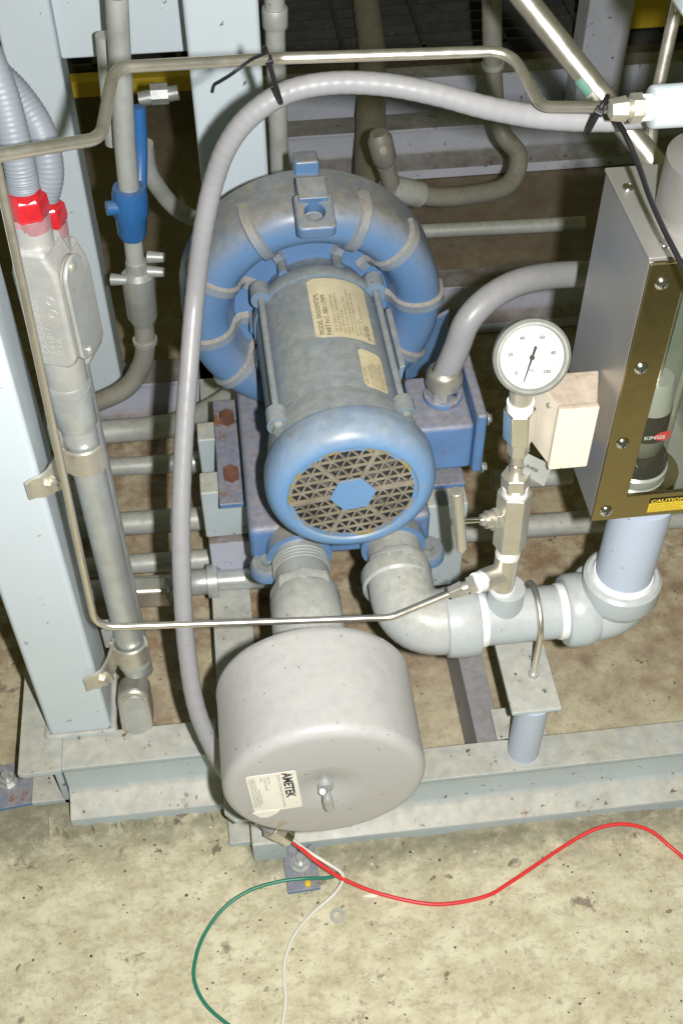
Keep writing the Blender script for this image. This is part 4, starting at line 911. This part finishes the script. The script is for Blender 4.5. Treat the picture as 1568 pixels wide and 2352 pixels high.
gw = [wst+V((.003, .002, .003)), P(695, 1955, Z=.045), P(740, 1990, Z=.03), P(766, 2008, Z=.02), P(755, 2016, Z=.016), P(700, 2018, Z=.012), P(640, 2025, Z=.012), P(570, 2047, Z=.010), P(510, 2090, Z=.006), P(465, 2155, Z=zf), P(446, 2220, Z=zf), P(450, 2265, Z=zf), P(475, 2310, Z=zf), P(520, 2350, Z=zf), P(580, 2390, Z=zf)]
wire('loose_wire', gw, 'greenwire', 'green wire looping to the lower left on the concrete floor')
ww = [wst+V((.004, 0, .001)), P(700, 1950, Z=.046), P(750, 1982, Z=.035), P(782, 2003, Z=.026), P(787, 2022, Z=.018), P(765, 2056, Z=.006), P(715, 2100, Z=zf), P(675, 2150, Z=zf), P(655, 2205, Z=zf), P(653, 2250, Z=zf), P(656, 2290, Z=zf), P(652, 2335, Z=zf), P(640, 2400, Z=zf)]
wire('loose_wire', ww, 'whitewire', 'white wire running straight down to the bottom edge of the picture')
bc = [P(1375, 240, D=.925), P(1395, 250, D=.90), P(1430, 300, D=.88), P(1465, 380, D=.87), P(1490, 450, D=.86), P(1520, 520, D=.85), P(1550, 580, D=.84), P(1590, 660, D=.83)]
mb = MB(); mb.tube(spline(bc, 9), .0021, 10); solo('black_cable', mb, 'black', 'thin black cable hanging from the tie over the flow meter', 'cable')
def tie(c0, c1, rr, lab, tail=None):
    t = thing('cable_tie', lab, 'cable tie', c0, 'black cable ties')
    d = (c1-c0); mid = (c0+c1)/2; e = d.normalized(); hl = d.length/2+rr; hh_ = rr*1.12
    v = (CAM-mid); v = (v-v.dot(e)*e).normalized(); mb = MB()
    pts = [mid+e*hl*math.cos(a)*1.0+v*hh_*math.sin(a)*1.15 for a in [2*PI*i/28 for i in range(29)]]
    mb.tube(pts, .0021, 8, False); part('loop', mb, 'black', t)
    q = mid+e*(-hl)*.9+v*rr*.5; mb = MB(); mb.obox(q, e*.003, v*.003, e.cross(v)*.0035); part('head', mb, 'black', t, .0008)
    if tail: mb = MB(); mb.tube(spline(tail, 5), .0014, 8); part('tail', mb, 'black', t)
    return t
tie(P(615, 135, D=.93), P(638, 212, D=.985), .0105, 'black cable tie with a long tail joining tube and hose by the centre post', [P(612, 122, D=.92), P(575, 138, D=.91), P(535, 168, D=.91), P(505, 187, D=.92), P(492, 195, D=.925), P(487, 212, D=.93)])
tie(P(1380, 247, D=.885), P(1362, 280, D=.93), .0098, 'black cable tie joining tube and hose beside the white tee')

# ------------------------------------------------------------------ loose bits on the floor
q = P(775, 2103, Z=.0005); mb = MB(); mb.lathe(q, (0, 0, 1), [(.0, .0045), (.0, .009), (.0018, .009), (.0018, .0045), (0, .0045)], 28); solo('washer', mb, 'galvdull', 'small steel washer lying on the floor below the anchor clip', 'washer')
q = P(853, 2060, Z=.0006); mb = MB(); mb.prism([q+V((-.011, .002, 0)), q+V((.011, .001, 0)), q+V((.009, .004, .002)), q+V((0, -.002, .001))], (0, 0, .0006)); solo('paper_scrap', mb, 'label', 'tiny pale paper scrap on the floor beside the red wire', 'scrap')
q = P(707, 2030, Z=.0072); mb = MB(); mb.lathe(q, (0, 0, 1), [(0, 0), (0, .004), (.002, .0035), (.003, 0)], 12); solo('brass_rivet', mb, 'yellow', 'tiny brass rivet on the front of the blue anchor clip', 'rivet')

# grit: fine chips scattered over the concrete, more of it along the foot of the front channels
rg_ = random.Random(11); mbs = {'chipdark': MB(), 'chippale': MB()}
dm('chipdark', (.10, .075, .05), .85, var=.4, scale=200, bump=0); dm('chippale', (.55, .50, .38), .85, var=.3, scale=200, bump=0)
for k in range(560):
    x = rg_.uniform(-.42, .62); edge_y = .612 if x > -.04 else .672
    y = rg_.uniform(.36, edge_y) if k % 3 else edge_y-abs(rg_.gauss(0, .018))
    if k % 6 == 0: y = rg_.uniform(.72, 1.3)
    r = rg_.choice((.0005, .0007, .0009, .0012, .0018)) * rg_.uniform(.7, 1.2); a = rg_.uniform(0, 6.3)
    pts = [(x+r*rg_.uniform(.6, 1.3)*math.cos(a+i*2*PI/5), y+r*rg_.uniform(.6, 1.3)*math.sin(a+i*2*PI/5), .0002) for i in range(5)]
    m_ = mbs['chipdark' if rg_.random() < .72 else 'chippale']
    m_.add(pts+[(x, y, r*rg_.uniform(.5, .9))], [(i, (i+1) % 5, 5) for i in range(5)])
for k_, m_ in mbs.items():
    o = part('grit', m_, k_, None, smooth=False); o['kind'] = 'stuff'; o['label'] = 'fine dark chips scattered on the concrete floor' if k_ == 'chipdark' else 'fine pale chips scattered on the concrete floor'; o['category'] = 'grit'

sc.render.engine = 'CYCLES'
